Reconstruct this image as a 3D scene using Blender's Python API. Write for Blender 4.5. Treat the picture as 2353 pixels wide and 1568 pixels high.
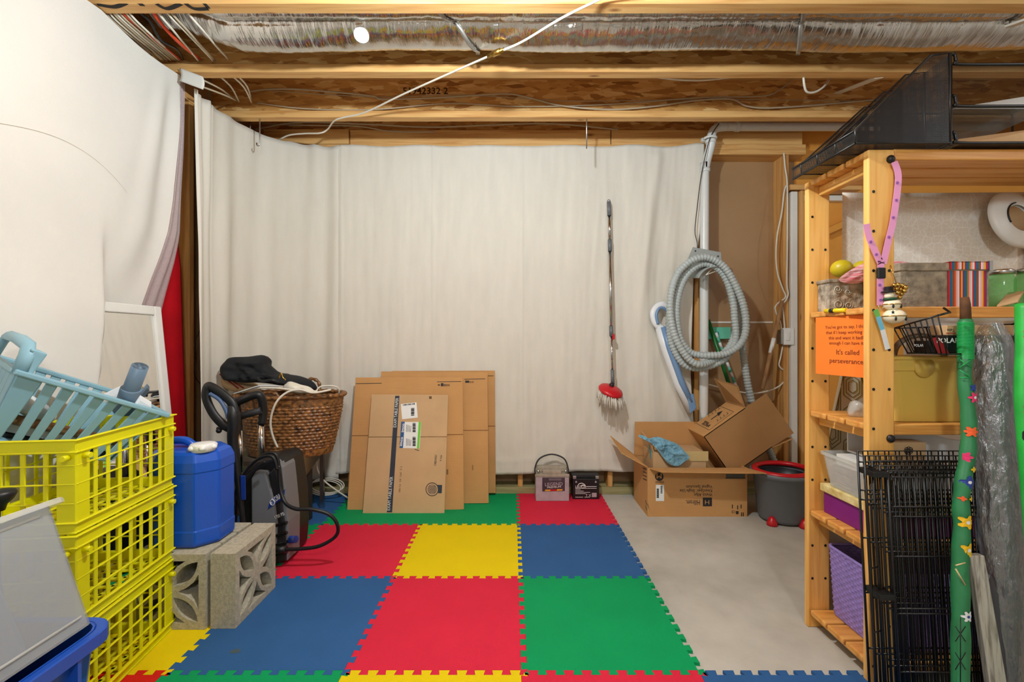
import bpy, bmesh, math, random
from mathutils import Vector, Matrix, noise
for o in list(bpy.data.objects): bpy.data.objects.remove(o)
SC = bpy.context.scene; COL = SC.collection
R = math.radians; PI = math.pi
random.seed(7)
# ------------------------------------------------ camera, world, lights, exposure
F, CX, CY, HC = 1014.0, 1176.5, 784.0, 1.147      # focal length in px of the 2353x1568 frame, camera height
cam = bpy.data.cameras.new('camera'); cam_o = bpy.data.objects.new('camera', cam); COL.objects.link(cam_o)
cam.sensor_width = 36; cam.lens = 36*F/2353; cam.clip_start = .02
cam_o.location = (0, 0, HC); cam_o.rotation_euler = (PI/2, 0, 0)
SC.camera = cam_o
w = bpy.data.worlds.new('world'); SC.world = w; w.use_nodes = True
w.node_tree.nodes['Background'].inputs[0].default_value = (1, .95, .88, 1)
w.node_tree.nodes['Background'].inputs[1].default_value = .25
def lamp(name, loc, power, col, rad):
    l = bpy.data.lights.new(name, 'POINT'); l.energy = power; l.color = col; l.shadow_soft_size = rad
    o = bpy.data.objects.new(name, l); COL.objects.link(o); o.location = loc
    return o
lamp('ceiling_bulb', (-.12, 1.25, 2.41), 94, (.83, .94, 1), .045)
lamp('fill_light', (.35, -1.1, 2.35), 76, (.78, .92, 1), .16)  # added soft fill behind the camera, no known bulb there
lamp('fill_light_2', (2.9, .3, 2.40), 14, (.86, .95, 1), .1)  # weaker added fill towards the right wall, no known bulb either
SC.view_settings.view_transform = 'Standard'; SC.view_settings.look = 'None'
SC.view_settings.gamma = 1; SC.view_settings.use_curve_mapping = False
SC.view_settings.exposure = 0.29
# ------------------------------------------------ helpers
def P(x, y, Z):                    # photo pixel at depth Z -> world
    return Vector(((x-CX)*Z/F, Z, HC-(y-CY)*Z/F))
def XP(x, Z): return (x-CX)*Z/F
def ZP(y, Z): return HC-(y-CY)*Z/F
def C(r, g, b):
    return tuple(((c/255)/12.92 if c/255 <= .04045 else ((c/255+.055)/1.055)**2.4) for c in (r, g, b))+(1,)
MATS = {}
def _base(name):
    m = bpy.data.materials.new(name); m.use_nodes = True; MATS[name] = m
    nt = m.node_tree; return m, nt, nt.nodes, nt.links, nt.nodes['Principled BSDF']
def _coord(N, L, stretch):
    tc = N.new('ShaderNodeTexCoord'); mp = N.new('ShaderNodeMapping'); mp.inputs['Scale'].default_value = stretch
    L.new(tc.outputs['Object'], mp.inputs[0]); return mp.outputs[0]
def _bump(N, L, p, src, strength, dist=.01):
    b = N.new('ShaderNodeBump'); b.inputs['Strength'].default_value = strength; b.inputs['Distance'].default_value = dist
    L.new(src, b.inputs['Height']); L.new(b.outputs[0], p.inputs['Normal'])
def _ramp(N, L, src, stops):
    r = N.new('ShaderNodeValToRGB'); e = r.color_ramp.elements
    e[0].position, e[0].color = stops[0]; e[1].position, e[1].color = stops[-1]
    for q, c in stops[1:-1]:
        k = e.new(q); k.color = c
    L.new(src, r.inputs[0]); return r.outputs[0]
def mk(name, col, rough=.55, metal=0, var=.06, scale=10, bump=0, bscale=90, stretch=(1, 1, 1), col2=None, spec=.5, trans=0, alpha=1, transl=0, bstretch=None):
    m, nt, N, L, p = _base(name)
    c = C(*col) if len(col) == 3 else col
    if var or col2:
        n = N.new('ShaderNodeTexNoise'); n.inputs['Scale'].default_value = scale; n.inputs['Detail'].default_value = 5
        L.new(_coord(N, L, stretch), n.inputs['Vector'])
        a = tuple(min(1, x*(1-var)) for x in c[:3])+(1,)
        b = C(*col2) if col2 else tuple(min(1, x*(1+var)) for x in c[:3])+(1,)
        cs = _ramp(N, L, n.outputs['Fac'], [(.3, a), (.7, b)])
        L.new(cs, p.inputs['Base Color'])
    else:
        cs = None; p.inputs['Base Color'].default_value = c
    p.inputs['Roughness'].default_value = rough; p.inputs['Metallic'].default_value = metal
    p.inputs['Specular IOR Level'].default_value = spec
    p.inputs['Transmission Weight'].default_value = trans; p.inputs['Alpha'].default_value = alpha
    if bump:
        n2 = N.new('ShaderNodeTexNoise'); n2.inputs['Scale'].default_value = bscale; n2.inputs['Detail'].default_value = 3
        L.new(_coord(N, L, bstretch or stretch), n2.inputs['Vector']); _bump(N, L, p, n2.outputs['Fac'], bump)
    if transl:
        t = N.new('ShaderNodeBsdfTranslucent'); mx = N.new('ShaderNodeMixShader'); mx.inputs[0].default_value = transl
        if cs: L.new(cs, t.inputs[0])
        else: t.inputs[0].default_value = c
        out = N['Material Output']; L.new(p.outputs[0], mx.inputs[1]); L.new(t.outputs[0], mx.inputs[2]); L.new(mx.outputs[0], out.inputs[0])
    return m
def mkwood(name, light, dark, axis, rough=.55, knot=True, grain=1.0):
    m, nt, N, L, p = _base(name)
    s = [22, 22, 22]; s['xyz'.index(axis)] = 1.3
    v = _coord(N, L, s)
    n = N.new('ShaderNodeTexNoise'); n.inputs['Scale'].default_value = 1.6*grain; n.inputs['Detail'].default_value = 6; n.inputs['Distortion'].default_value = .6
    L.new(v, n.inputs['Vector'])
    c = _ramp(N, L, n.outputs['Fac'], [(.3, C(*dark)), (.55, C(*light)), (.8, tuple(min(1, k*1.1) for k in C(*light)[:3])+(1,))])
    if knot:
        s2 = [14, 14, 14]; s2['xyz'.index(axis)] = 5
        vo = N.new('ShaderNodeTexVoronoi'); vo.inputs['Scale'].default_value = .55
        L.new(_coord(N, L, s2), vo.inputs['Vector'])
        k = _ramp(N, L, vo.outputs['Distance'], [(.03, (.28, .13, .05, 1)), (.11, (1, 1, 1, 1))])
        mx = N.new('ShaderNodeMix'); mx.data_type = 'RGBA'; mx.blend_type = 'MULTIPLY'; mx.inputs['Factor'].default_value = .8
        L.new(c, mx.inputs['A']); L.new(k, mx.inputs['B']); c = mx.outputs['Result']
    L.new(c, p.inputs['Base Color']); p.inputs['Roughness'].default_value = rough; p.inputs['Specular IOR Level'].default_value = .3
    _bump(N, L, p, n.outputs['Fac'], .15, .004)
    return m
class MB:
    def __init__(s): s.v = []; s.f = []; s.mi = []; s.sm = []; s.xf = None; s.cur = 0
    def add(s, vs, fs, smooth=False):
        o = len(s.v)
        s.v += [(s.xf @ Vector(v)) if s.xf else Vector(v) for v in vs]
        s.f += [[i+o for i in f] for f in fs]; s.mi += [s.cur]*len(fs); s.sm += [smooth]*len(fs); return s
    def box(s, x0, x1, y0, y1, z0, z1):
        return s.add([(x0,y0,z0),(x1,y0,z0),(x1,y1,z0),(x0,y1,z0),(x0,y0,z1),(x1,y0,z1),(x1,y1,z1),(x0,y1,z1)],
                     [(3,2,1,0),(4,5,6,7),(0,1,5,4),(1,2,6,5),(2,3,7,6),(3,0,4,7)])
    def hexa(s, a, b):             # two quads (4 points each), lower and upper
        return s.add(list(a)+list(b), [(3,2,1,0),(4,5,6,7),(0,1,5,4),(1,2,6,5),(2,3,7,6),(3,0,4,7)])
    def prism(s, poly, d0, d1, axis='z', smooth=False):
        mp = {'z': lambda a, b, d: (a, b, d), 'y': lambda a, b, d: (a, d, b), 'x': lambda a, b, d: (d, a, b)}[axis]
        n = len(poly)
        vs = [mp(a, b, d0) for a, b in poly]+[mp(a, b, d1) for a, b in poly]
        s.add(vs, [list(range(n))[::-1], list(range(n, 2*n))])
        o = len(s.v)-2*n
        for i in range(n):
            j = (i+1) % n; s.f.append([o+i, o+j, o+n+j, o+n+i]); s.mi.append(s.cur); s.sm.append(smooth)
        return s
    def tube(s, pts, r, n=8, closed=False, caps=True, flat=1.0):
        pts = [Vector(p) for p in pts]; k = len(pts)
        rs = r if isinstance(r, (list, tuple)) else [r]*k
        tang = []
        for i in range(k):
            a = pts[(i-1) % k] if (closed or i > 0) else pts[i]
            b = pts[(i+1) % k] if (closed or i < k-1) else pts[i]
            t = (b-a); tang.append(t.normalized() if t.length > 1e-9 else Vector((0, 0, 1)))
        t0 = tang[0]; u = t0.cross(Vector((0, 0, 1)))
        if u.length < .05: u = t0.cross(Vector((0, 1, 0)))
        u.normalize(); vs = []
        for i in range(k):
            t = tang[i]; u = (u-t*u.dot(t)).normalized(); v = t.cross(u)
            for j in range(n):
                a = 2*PI*j/n; vs.append(pts[i]+u*(math.cos(a)*rs[i])+v*(math.sin(a)*rs[i]*flat))
        fs = []
        for i in range(k if closed else k-1):
            for j in range(n):
                a, b = i*n+j, i*n+(j+1) % n; c, d = ((i+1) % k)*n+(j+1) % n, ((i+1) % k)*n+j
                fs.append((a, b, c, d))
        s.add(vs, fs, True)
        if caps and not closed:
            o = len(s.v)-k*n
            s.f += [[o+j for j in range(n)][::-1], [o+(k-1)*n+j for j in range(n)]]; s.mi += [s.cur]*2; s.sm += [False]*2
        return s
    def cyl(s, a, b, r, n=16, r2=None): return s.tube([a, b], [r, r if r2 is None else r2], n)
    def lathe(s, prof, n=28, c=(0, 0, 0), sx=1, sy=1, capb=True, capt=True, smooth=True):
        k = len(prof); c = Vector(c)
        vs = [c+Vector((math.cos(2*PI*j/n)*r*sx, math.sin(2*PI*j/n)*r*sy, z)) for r, z in prof for j in range(n)]
        fs = [(i*n+j, i*n+(j+1) % n, (i+1)*n+(j+1) % n, (i+1)*n+j) for i in range(k-1) for j in range(n)]
        if capb: fs.append(list(range(n))[::-1])
        if capt: fs.append([(k-1)*n+j for j in range(n)])
        return s.add(vs, fs, smooth)
    def grid(s, fn, nu, nv, smooth=True, cu=False):
        vs = [fn(i/nu, j/nv) for j in range(nv+1) for i in range(nu+(0 if cu else 1))]
        w_ = nu+(0 if cu else 1)
        fs = [(j*w_+i, j*w_+(i+1) % w_, (j+1)*w_+(i+1) % w_, (j+1)*w_+i) for j in range(nv) for i in range(nu)]
        return s.add(vs, fs, smooth)
    def sph(s, c, r, n=14, m=9, sc=(1, 1, 1)):
        c = Vector(c)
        vs = [c+Vector((r*sc[0]*math.sin(PI*i/m)*math.cos(2*PI*j/n), r*sc[1]*math.sin(PI*i/m)*math.sin(2*PI*j/n), -r*sc[2]*math.cos(PI*i/m))) for i in range(1, m) for j in range(n)]
        vs += [c+Vector((0, 0, -r*sc[2])), c+Vector((0, 0, r*sc[2]))]
        fs = [(i*n+j, i*n+(j+1) % n, (i+1)*n+(j+1) % n, (i+1)*n+j) for i in range(m-2) for j in range(n)]
        b, t = len(vs)-2, len(vs)-1
        fs += [(b, (j+1) % n, j) for j in range(n)]+[(t, (m-2)*n+j, (m-2)*n+(j+1) % n) for j in range(n)]
        return s.add(vs, fs, True)
    def build(s, name, mat, parent=None, world=False, bevel=0, seg=2, solid=0, sub=0, recalc=True):
        me = bpy.data.meshes.new(name)
        vs = s.v
        if world and parent is not None:
            inv = WM[parent.name].inverted(); vs = [inv @ v for v in vs]
        lo = Vector([min(v[i] for v in vs) for i in range(3)]); hi = Vector([max(v[i] for v in vs) for i in range(3)])
        org = Vector(((lo.x+hi.x)/2, (lo.y+hi.y)/2, lo.z))
        me.from_pydata([v-org for v in vs], [], s.f)
        ms = mat if isinstance(mat, (list, tuple)) else [mat]
        for q in ms: me.materials.append(MATS[q])
        if len(ms) > 1: me.polygons.foreach_set('material_index', s.mi)
        me.polygons.foreach_set('use_smooth', s.sm)
        if recalc:
            bm = bmesh.new(); bm.from_mesh(me); bmesh.ops.recalc_face_normals(bm, faces=bm.faces); bm.to_mesh(me); bm.free()
        o = bpy.data.objects.new(name, me); COL.objects.link(o); o.location = org
        if parent is not None:
            o.parent = parent
        WM[o.name] = (WM[parent.name] if parent is not None else Matrix()) @ Matrix.Translation(org)
        if solid:
            q = o.modifiers.new('thickness', 'SOLIDIFY'); q.thickness = solid; q.offset = 0
        if bevel:
            q = o.modifiers.new('bevel', 'BEVEL'); q.width = bevel; q.segments = seg; q.limit_method = 'ANGLE'; q.angle_limit = R(40)
        if sub:
            q = o.modifiers.new('subdivision', 'SUBSURF'); q.levels = sub; q.render_levels = sub
        return o
WM = {}
def tag(o, label, cat, group=None):
    o['label'] = label; o['category'] = cat
    if group: o['group'] = group
    return o
def thing(name, label, cat, loc=(0, 0, 0), rot=(0, 0, 0), group=None):
    o = bpy.data.objects.new(name, None); COL.objects.link(o); o.empty_display_size = .05
    o.location = loc; o.rotation_euler = rot
    from mathutils import Euler
    WM[o.name] = Matrix.Translation(Vector(loc)) @ Euler(rot).to_matrix().to_4x4()
    return tag(o, label, cat, group)
def struct(o): o['kind'] = 'structure'; return o
def cp(o, parent, loc=None, rot=None, scale=None):
    c = o.copy(); COL.objects.link(c); c.parent = parent
    if loc is not None: c.location = loc
    if rot is not None: c.rotation_euler = rot
    if scale is not None: c.scale = scale
    WM[c.name] = (WM[parent.name] if parent is not None else Matrix()) @ Matrix.Translation(c.location)
    return c
def copytree(o, loc, label=None):
    def rec(s, par):
        c = s.copy(); COL.objects.link(c); c.parent = par
        for ch in [k for k in COL.objects if k.parent == s]: rec(ch, c)
        return c
    r = rec(o, None); r.location = loc
    if label: r['label'] = label
    WM[r.name] = Matrix.Translation(Vector(loc))
    return r
def text(body, size, org, xd, yd, mat, parent, align='LEFT', name='lettering', sx=1.0, world=True, bold=0):
    cu = bpy.data.curves.new('t', 'FONT'); cu.body = body; cu.size = size; cu.align_x = align; cu.align_y = 'BOTTOM_BASELINE'; cu.offset = bold*size; cu.resolution_u = 2
    to = bpy.data.objects.new('t', cu); COL.objects.link(to)
    dg = bpy.context.evaluated_depsgraph_get(); dg.update()
    me0 = bpy.data.meshes.new_from_object(to.evaluated_get(dg))
    xd = Vector(xd).normalized(); yd = Vector(yd); yd = (yd-xd*yd.dot(xd)).normalized(); org = Vector(org)
    b = MB(); b.add([org+xd*(v.co.x*sx)+yd*v.co.y for v in me0.vertices], [list(p.vertices) for p in me0.polygons])
    bpy.data.objects.remove(to); bpy.data.meshes.remove(me0); bpy.data.curves.remove(cu)
    return b.build(name, mat, parent, world=world, recalc=False)
def smooth_path(pts, n=8, closed=False):
    pts = [Vector(p) for p in pts]; k = len(pts); out = []
    rng = range(k) if closed else range(k-1)
    for i in rng:
        g = lambda q: pts[q % k] if closed else pts[max(0, min(k-1, q))]
        p0, p1, p2, p3 = g(i-1), g(i), g(i+1), g(i+2)
        for j in range(n):
            t = j/n
            out.append(.5*((2*p1)+(p2-p0)*t+(2*p0-5*p1+4*p2-p3)*t*t+(3*p1-p0-3*p2+p3)*t*t*t))
    if not closed: out.append(pts[-1])
    return out
def lerp(a, b, t): return a+(b-a)*t
def cable(label, pts, r, mat, name='cable', cat='cable', n=6, group=None, flat=1.0):
    b = MB(); b.tube(smooth_path(pts, 7), r, n, flat=flat)
    return tag(b.build(name, mat), label, cat, group)
# ------------------------------------------------ materials
mkwood('wood_x', (222, 174, 110), (196, 138, 76), 'x')
mkwood('wood_z', (214, 162, 96), (186, 126, 66), 'z')
mkwood('wood_y', (222, 174, 110), (196, 138, 76), 'y')
mkwood('pine_z', (240, 184, 102), (218, 150, 66), 'z', rough=.4)
mkwood('pine_y', (240, 184, 102), (218, 150, 66), 'y', rough=.4)
mkwood('pine_x', (228, 166, 88), (204, 132, 56), 'x', rough=.4)
mkwood('treated', (168, 158, 112), (138, 128, 84), 'x')
mkwood('weathered', (190, 184, 174), (120, 112, 102), 'z', grain=2.5)
mkwood('broomwood', (176, 134, 92), (146, 104, 66), 'z', knot=False)
mk('cloth', (232, 228, 220), .9, var=.03, scale=3, bump=.12, bscale=260, bstretch=(1, 1, .5), spec=.1, transl=.12)
mk('cloth_back', (226, 219, 206), .9, var=.035, scale=5, stretch=(3, 3, .6), bump=.12, bscale=260, bstretch=(1, 1, .5), spec=.1, transl=.08)
mk('lace', (208, 190, 190), .9, var=.12, scale=200, bump=.3, bscale=300, spec=.1, transl=.25, alpha=.86)
mk('red_cloth', (176, 8, 22), .8, var=.12, scale=5, spec=.2)
mk('hardboard', (166, 130, 90), .45, var=.06, scale=4, bump=.05)
mk('black', (18, 18, 20), .45, var=0); mk('black_wire', (14, 14, 15), .35, var=0)
mk('blackcloth', (20, 22, 26), .85, var=.2, scale=8)
mk('dark', (34, 32, 34), .6, var=0); mk('white', (235, 235, 232), .4, var=0)
mk('white_paint', (226, 224, 218), .45, var=.03); mk('pvc', (216, 216, 212), .3, var=.02)
mk('cable_white', (222, 214, 198), .45, var=.03); mk('cable_grey', (184, 168, 142), .5, var=.05); mk('cable_orange', (214, 66, 24), .45, var=.05)
mk('steel', (190, 190, 188), .28, 1, var=.04); mk('chrome', (205, 205, 205), .15, 1, var=0); mk('brass', (190, 150, 70), .3, 1, var=0)
mk('galv', (178, 176, 170), .42, .9, var=.08, scale=30)
mk('mat_red', (222, 40, 68), .62, spec=.18, var=.04, scale=5, bump=.35, bscale=500); mk('mat_blue', (48, 96, 152), .62, spec=.18, var=.06, scale=5, bump=.35, bscale=500)
mk('mat_green', (0, 158, 92), .62, spec=.18, var=.05, scale=5, bump=.35, bscale=500); mk('mat_yellow', (236, 208, 4), .62, spec=.18, var=.03, scale=5, bump=.35, bscale=500)
mk('mat_redorange', (220, 30, 24), .62, spec=.18, var=.04, scale=5, bump=.35, bscale=500)
mk('cardboard', (200, 150, 96), .8, var=.05, scale=6, bump=.12, bscale=60, bstretch=(.1, .1, 4), spec=.15)
mk('cardboard_pale', (202, 166, 124), .8, var=.05, scale=6, bump=.1, bscale=60, bstretch=(4, .1, .1), spec=.15)
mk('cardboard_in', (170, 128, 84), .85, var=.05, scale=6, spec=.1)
mk('ink', (40, 36, 38), .7, var=0); mk('ink_soft', (110, 78, 48), .8, var=0); mk('ink_blue', (44, 52, 66), .7, var=0); mk('ink_red', (170, 40, 30), .7, var=0)
mk('label_white', (236, 236, 232), .5, var=0); mk('label_green', (112, 206, 50), .5, var=0); mk('label_blue', (30, 84, 140), .5, var=0); mk('label_grey', (92, 92, 88), .5, var=0)
mk('crate_yellow', (250, 244, 20), .3, var=.03, scale=4, transl=.33)
mk('basket_blue', (146, 190, 206), .4, var=.03, transl=.12)
mk('tote_blue', (26, 78, 176), .35, var=.04); mk('jerry_blue', (16, 82, 190), .3, var=.05, scale=4, bump=.04, bscale=40)
mk('tool_greyblue', (104, 126, 146), .4, var=.03); mk('tool_white', (228, 230, 232), .35, var=0); mk('tool_blue', (112, 144, 182), .38, var=.03)
mk('hose_grey', (176, 184, 182), .45, var=.05, scale=30); mk('hanger_grey', (160, 164, 160), .5, var=.02)
mk('concrete_block', (182, 174, 154), .95, var=.18, scale=90, bump=.4, bscale=320, spec=.1)
mk('washer_grey', (112, 114, 118), .5, var=.03); mk('washer_blue', (22, 56, 140), .4, var=0); mk('grip_blue', (70, 92, 128), .5, var=0)
mk('speaker_side', (206, 168, 160), .35, var=.05, scale=3)  # pink tint stands in for the red mat reflected in the side
mk('wicker', (58, 32, 16), .35, var=.4, scale=45, col2=(168, 112, 58), spec=.6)  # dark and light mottle paints in deep shadows and highlights of the weave
mk('wicker_purple', (150, 128, 200), .5, var=.12, scale=40)
mk('battery_grey', (176, 162, 166), .5, var=.1, scale=20); mk('battery_top', (164, 152, 134), .7, var=.2, scale=25)
mk('mop_red', (200, 22, 34), .35, var=0); mk('mop_grey', (104, 108, 112), .45, var=0); mk('mop_yarn', (222, 214, 200), .9, var=.1, scale=50)
mk('bucket_grey', (106, 110, 114), .5, var=.03); mk('bucket_in', (30, 36, 44), .4, var=0)
mk('rag_blue', (122, 168, 190), .95, var=.25, scale=40, bump=.8, bscale=90, spec=.1)
mk('teal', (40, 140, 150), .6, var=0); mk('green_pole', (20, 110, 46), .35, var=0); mk('aqua', (96, 190, 160), .5, var=.04)
mk('tape', (206, 184, 130), .3, var=.03)
# ------------------------------------------------ special materials
def special():
    # concrete floor
    m, nt, N, L, p = _base('concrete')
    v = _coord(N, L, (1, 1, 1))
    n = N.new('ShaderNodeTexNoise'); n.inputs['Scale'].default_value = 2.2; n.inputs['Detail'].default_value = 9; n.inputs['Roughness'].default_value = .62; L.new(v, n.inputs['Vector'])
    L.new(_ramp(N, L, n.outputs['Fac'], [(.28, C(164, 160, 150)), (.52, C(190, 186, 176)), (.75, C(206, 202, 192))]), p.inputs['Base Color'])
    p.inputs['Roughness'].default_value = .55; p.inputs['Specular IOR Level'].default_value = .35
    _bump(N, L, p, n.outputs['Fac'], .2, .01)
    # oriented strand board: two layers of angular flakes lying in different directions
    m, nt, N, L, p = _base('osb')
    def flakes(rot, scale, sc):
        tc = N.new('ShaderNodeTexCoord'); mp = N.new('ShaderNodeMapping'); mp.inputs['Rotation'].default_value = (0, rot, .3); mp.inputs['Scale'].default_value = sc
        L.new(tc.outputs['Object'], mp.inputs[0]); vo = N.new('ShaderNodeTexVoronoi'); vo.distance = 'CHEBYCHEV'; vo.inputs['Scale'].default_value = scale
        L.new(mp.outputs[0], vo.inputs['Vector']); sp = N.new('ShaderNodeSeparateColor'); L.new(vo.outputs['Color'], sp.inputs[0]); return sp.outputs
    A_, B_ = flakes(.5, 1.0, (9, 9, 38)), flakes(-.7, 1.0, (12, 12, 44))
    cl = lambda k: _ramp(N, L, k, [(0, C(158, 102, 46)), (.3, C(198, 142, 74)), (.7, C(212, 160, 90)), (1, C(234, 194, 130))])
    pick = N.new('ShaderNodeMath'); pick.operation = 'GREATER_THAN'; pick.inputs[1].default_value = .5; L.new(A_[1], pick.inputs[0])
    mx = N.new('ShaderNodeMix'); mx.data_type = 'RGBA'; L.new(pick.outputs[0], mx.inputs['Factor']); L.new(cl(A_[0]), mx.inputs['A']); L.new(cl(B_[0]), mx.inputs['B'])
    L.new(mx.outputs['Result'], p.inputs['Base Color']); p.inputs['Roughness'].default_value = .6
    _bump(N, L, p, B_[1], .3, .004)
    # wrinkled foil
    m, nt, N, L, p = _base('foil')
    n = N.new('ShaderNodeTexNoise'); n.inputs['Scale'].default_value = 10; n.inputs['Detail'].default_value = 5; L.new(_coord(N, L, (9, 1.4, 1.4)), n.inputs['Vector'])
    p.inputs['Base Color'].default_value = C(206, 202, 196); p.inputs['Metallic'].default_value = 1; p.inputs['Roughness'].default_value = .12
    _bump(N, L, p, n.outputs['Fac'], .35, .012)
    # mirror
    m, nt, N, L, p = _base('mirror'); p.inputs['Base Color'].default_value = (.86, .86, .84, 1); p.inputs['Metallic'].default_value = 1; p.inputs['Roughness'].default_value = .02
    # thin clear plastics
    def film(name, col, fac, rough, tint):
        m, nt, N, L, p = _base(name)
        p.inputs['Base Color'].default_value = C(*col); p.inputs['Roughness'].default_value = rough
        t = N.new('ShaderNodeBsdfTransparent'); t.inputs[0].default_value = tint
        mx = N.new('ShaderNodeMixShader'); mx.inputs[0].default_value = fac
        L.new(t.outputs[0], mx.inputs[1]); L.new(p.outputs[0], mx.inputs[2]); L.new(mx.outputs[0], N['Material Output'].inputs[0])
        return N, L, p
    film('clear_bin', (176, 180, 184), .42, .2, (.95, .96, .97, 1))
    film('clear_box', (226, 226, 220), .45, .2, (.97, .97, .97, 1))
    N, L, p = film('poly_film', (190, 190, 194), .5, .2, (.97, .97, .97, 1)); p.inputs['Metallic'].default_value = .65; p.inputs['Coat Weight'].default_value = 1; p.inputs['Coat Roughness'].default_value = .06; p.inputs['Specular IOR Level'].default_value = 1
    n = N.new('ShaderNodeTexNoise'); n.inputs['Scale'].default_value = 26; n.inputs['Detail'].default_value = 6; L.new(_coord(N, L, (1.6, 1.6, .7)), n.inputs['Vector']); _bump(N, L, p, n.outputs['Fac'], .9, .02)
    film('yellow_bin', (244, 208, 104), .66, .3, (1, .88, .5, 1))
    film('jar_glass', (120, 200, 120), .35, .08, (.7, .95, .7, 1))
    film('mesh_black', (14, 14, 15), .72, .4, (1, 1, 1, 1))
    # perforated mesh: a real hole pattern on the sheet
    m, nt, N, L, p = _base('black_mesh'); p.inputs['Base Color'].default_value = C(16, 16, 17); p.inputs['Roughness'].default_value = .4
    t = N.new('ShaderNodeBsdfTransparent'); mx = N.new('ShaderNodeMixShader')
    vo = N.new('ShaderNodeTexVoronoi'); vo.inputs['Scale'].default_value = 300; vo.inputs['Randomness'].default_value = 0
    L.new(_coord(N, L, (1, 1, 1)), vo.inputs['Vector'])
    c = N.new('ShaderNodeMath'); c.operation = 'GREATER_THAN'; c.inputs[1].default_value = .38; L.new(vo.outputs['Distance'], c.inputs[0])
    L.new(c.outputs[0], mx.inputs[0]); L.new(t.outputs[0], mx.inputs[1]); L.new(p.outputs[0], mx.inputs[2]); L.new(mx.outputs[0], N['Material Output'].inputs[0])
    # street map print
    m, nt, N, L, p = _base('map_print')
    v = _coord(N, L, (1, 1, 1))
    def lines(scale, lo, hi, rnd=1.0):
        vo = N.new('ShaderNodeTexVoronoi'); vo.feature = 'DISTANCE_TO_EDGE'; vo.inputs['Scale'].default_value = scale; vo.inputs['Randomness'].default_value = rnd
        L.new(v, vo.inputs['Vector']); return _ramp(N, L, vo.outputs['Distance'], [(lo, C(244, 238, 228)), (hi, C(228, 216, 200))])
    a = lines(26, .02, .06, .8); b = lines(64, .03, .09, .6)
    mx = N.new('ShaderNodeMix'); mx.data_type = 'RGBA'; mx.inputs['Factor'].default_value = .45; L.new(a, mx.inputs['A']); L.new(b, mx.inputs['B'])
    L.new(mx.outputs['Result'], p.inputs['Base Color']); p.inputs['Roughness'].default_value = .6
special()
mk('orange_wall', (232, 160, 66), .7, var=.03); mk('white_wall', (226, 224, 220), .6, var=.02)
mk('spray', (44, 38, 34), .9, var=0)
mk('stamp', (62, 36, 16), .9, var=0)
mk('dirt', (66, 84, 96), .8, var=0)
# ------------------------------------------------ the room
JB = HC+1.475                      # underside of the joists
XL, XR, YB, YF = -2.02, 4.2, 3.44, -3.2
struct(MB().box(XL-.1, XR+.1, YF-.1, YB+.1, -.1, 0).build('floor', 'concrete'))
ceil = struct(MB().box(XL-.1, XR+.1, YF-.1, YB+.1, JB+.302, JB+.33).build('ceiling', 'osb'))
def joist_mesh(y):
    j = MB().box(XL+.03, XR, y+.026, y+.037, JB+.03, JB+.28).build('joist', 'osb', ceil, True)
    fl = MB().box(XL+.03, XR, y, y+.063, JB, JB+.044).build('flange', 'wood_x', j, True, bevel=.003, seg=1)
    MB().box(XL+.03, XR, y, y+.063, JB+.258, JB+.302).build('flange', 'wood_x', j, True)
    return j, fl
js = {}
for k in range(-7, 4):
    js[k] = joist_mesh(2.904-.489*(3-k))
wb = struct(MB().box(XL-.1, 2.20, YB, YB+.1, 0, JB+.30).build('wall_back', 'hardboard'))
MB().box(XL, XR, 3.295, YB, 0, .055).build('sill_plate', 'treated', wb, True, bevel=.003, seg=1)
MB().box(XL, 2.2, 3.30, YB, JB-.079, JB-.041).build('top_plate', 'wood_x', wb, True, bevel=.002, seg=1)
MB().box(XL, 2.2, 3.302, YB, JB-.04, JB-.002).build('top_plate', 'wood_x', wb, True, bevel=.002, seg=1)
for x0, x1 in ((-1.86, XP(802, 3.31)), (XP(804, 3.31), XP(1403, 3.31)), (XP(1405, 3.31), 2.18)):
    MB().box(x0, x1, 3.312 if x0 > -1.5 else 3.30, YB, JB, JB+.110).build('blocking', 'wood_x', wb, True, bevel=.002, seg=1)
MB().box(XL, 2.2, 3.40, YB, JB+.11, JB+.3).build('rim_board', 'osb', wb, True)
for xs in (-1.55, -1.21, -.575, .062, .735, 1.385, 2.055):
    MB().box(xs-.019, xs+.019, 3.305, YB, .055, JB-.079).build('stud', 'wood_z', wb, True, bevel=.002, seg=1)
# seam strip across the sheathing
MB().box(1.42, 2.03, YB-.006, YB, ZP(743, 3.44), ZP(739, 3.44)).build('seam_strip', 'white_paint', wb, True)
MB().box(2.078, 2.125, 3.28, YB, .0, ZP(440, 3.28)).build('white_stud', 'white_paint', wb, True, bevel=.003, seg=1)
MB().box(2.135, 2.16, 3.26, YB, .0, ZP(440, 3.28)).build('door_jamb', 'wood_z', wb, True, bevel=.002, seg=1)
MB().box(2.07, 2.6, 3.28, YB, ZP(436, 3.28), ZP(424, 3.28)).build('header', 'wood_x', wb, True)
wr2 = struct(MB().box(2.20, XR+.1, YB, YB+.1, 0, JB+.30).build('wall_back_2', 'orange_wall'))
MB().box(2.2, XR, YB-.05, YB, ZP(462, 3.4), ZP(450, 3.4)).build('trim_strip', 'white_paint', wr2, True)
b = MB(); a0, a1 = P(1900, 540, 3.36), P(2010, 490, 3.36)
b.hexa([a0, a1, a1+Vector((0, .07, 0)), a0+Vector((0, .07, 0))], [a0+Vector((0, 0, .05)), a1+Vector((0, 0, .05)), a1+Vector((0, .07, .05)), a0+Vector((0, .07, .05))]); b.build('brace', 'orange_wall', wr2, True)
wl = struct(MB().box(XL-.1, XL, YF, YB, 0, JB+.30).build('wall_left', 'hardboard'))
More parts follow.
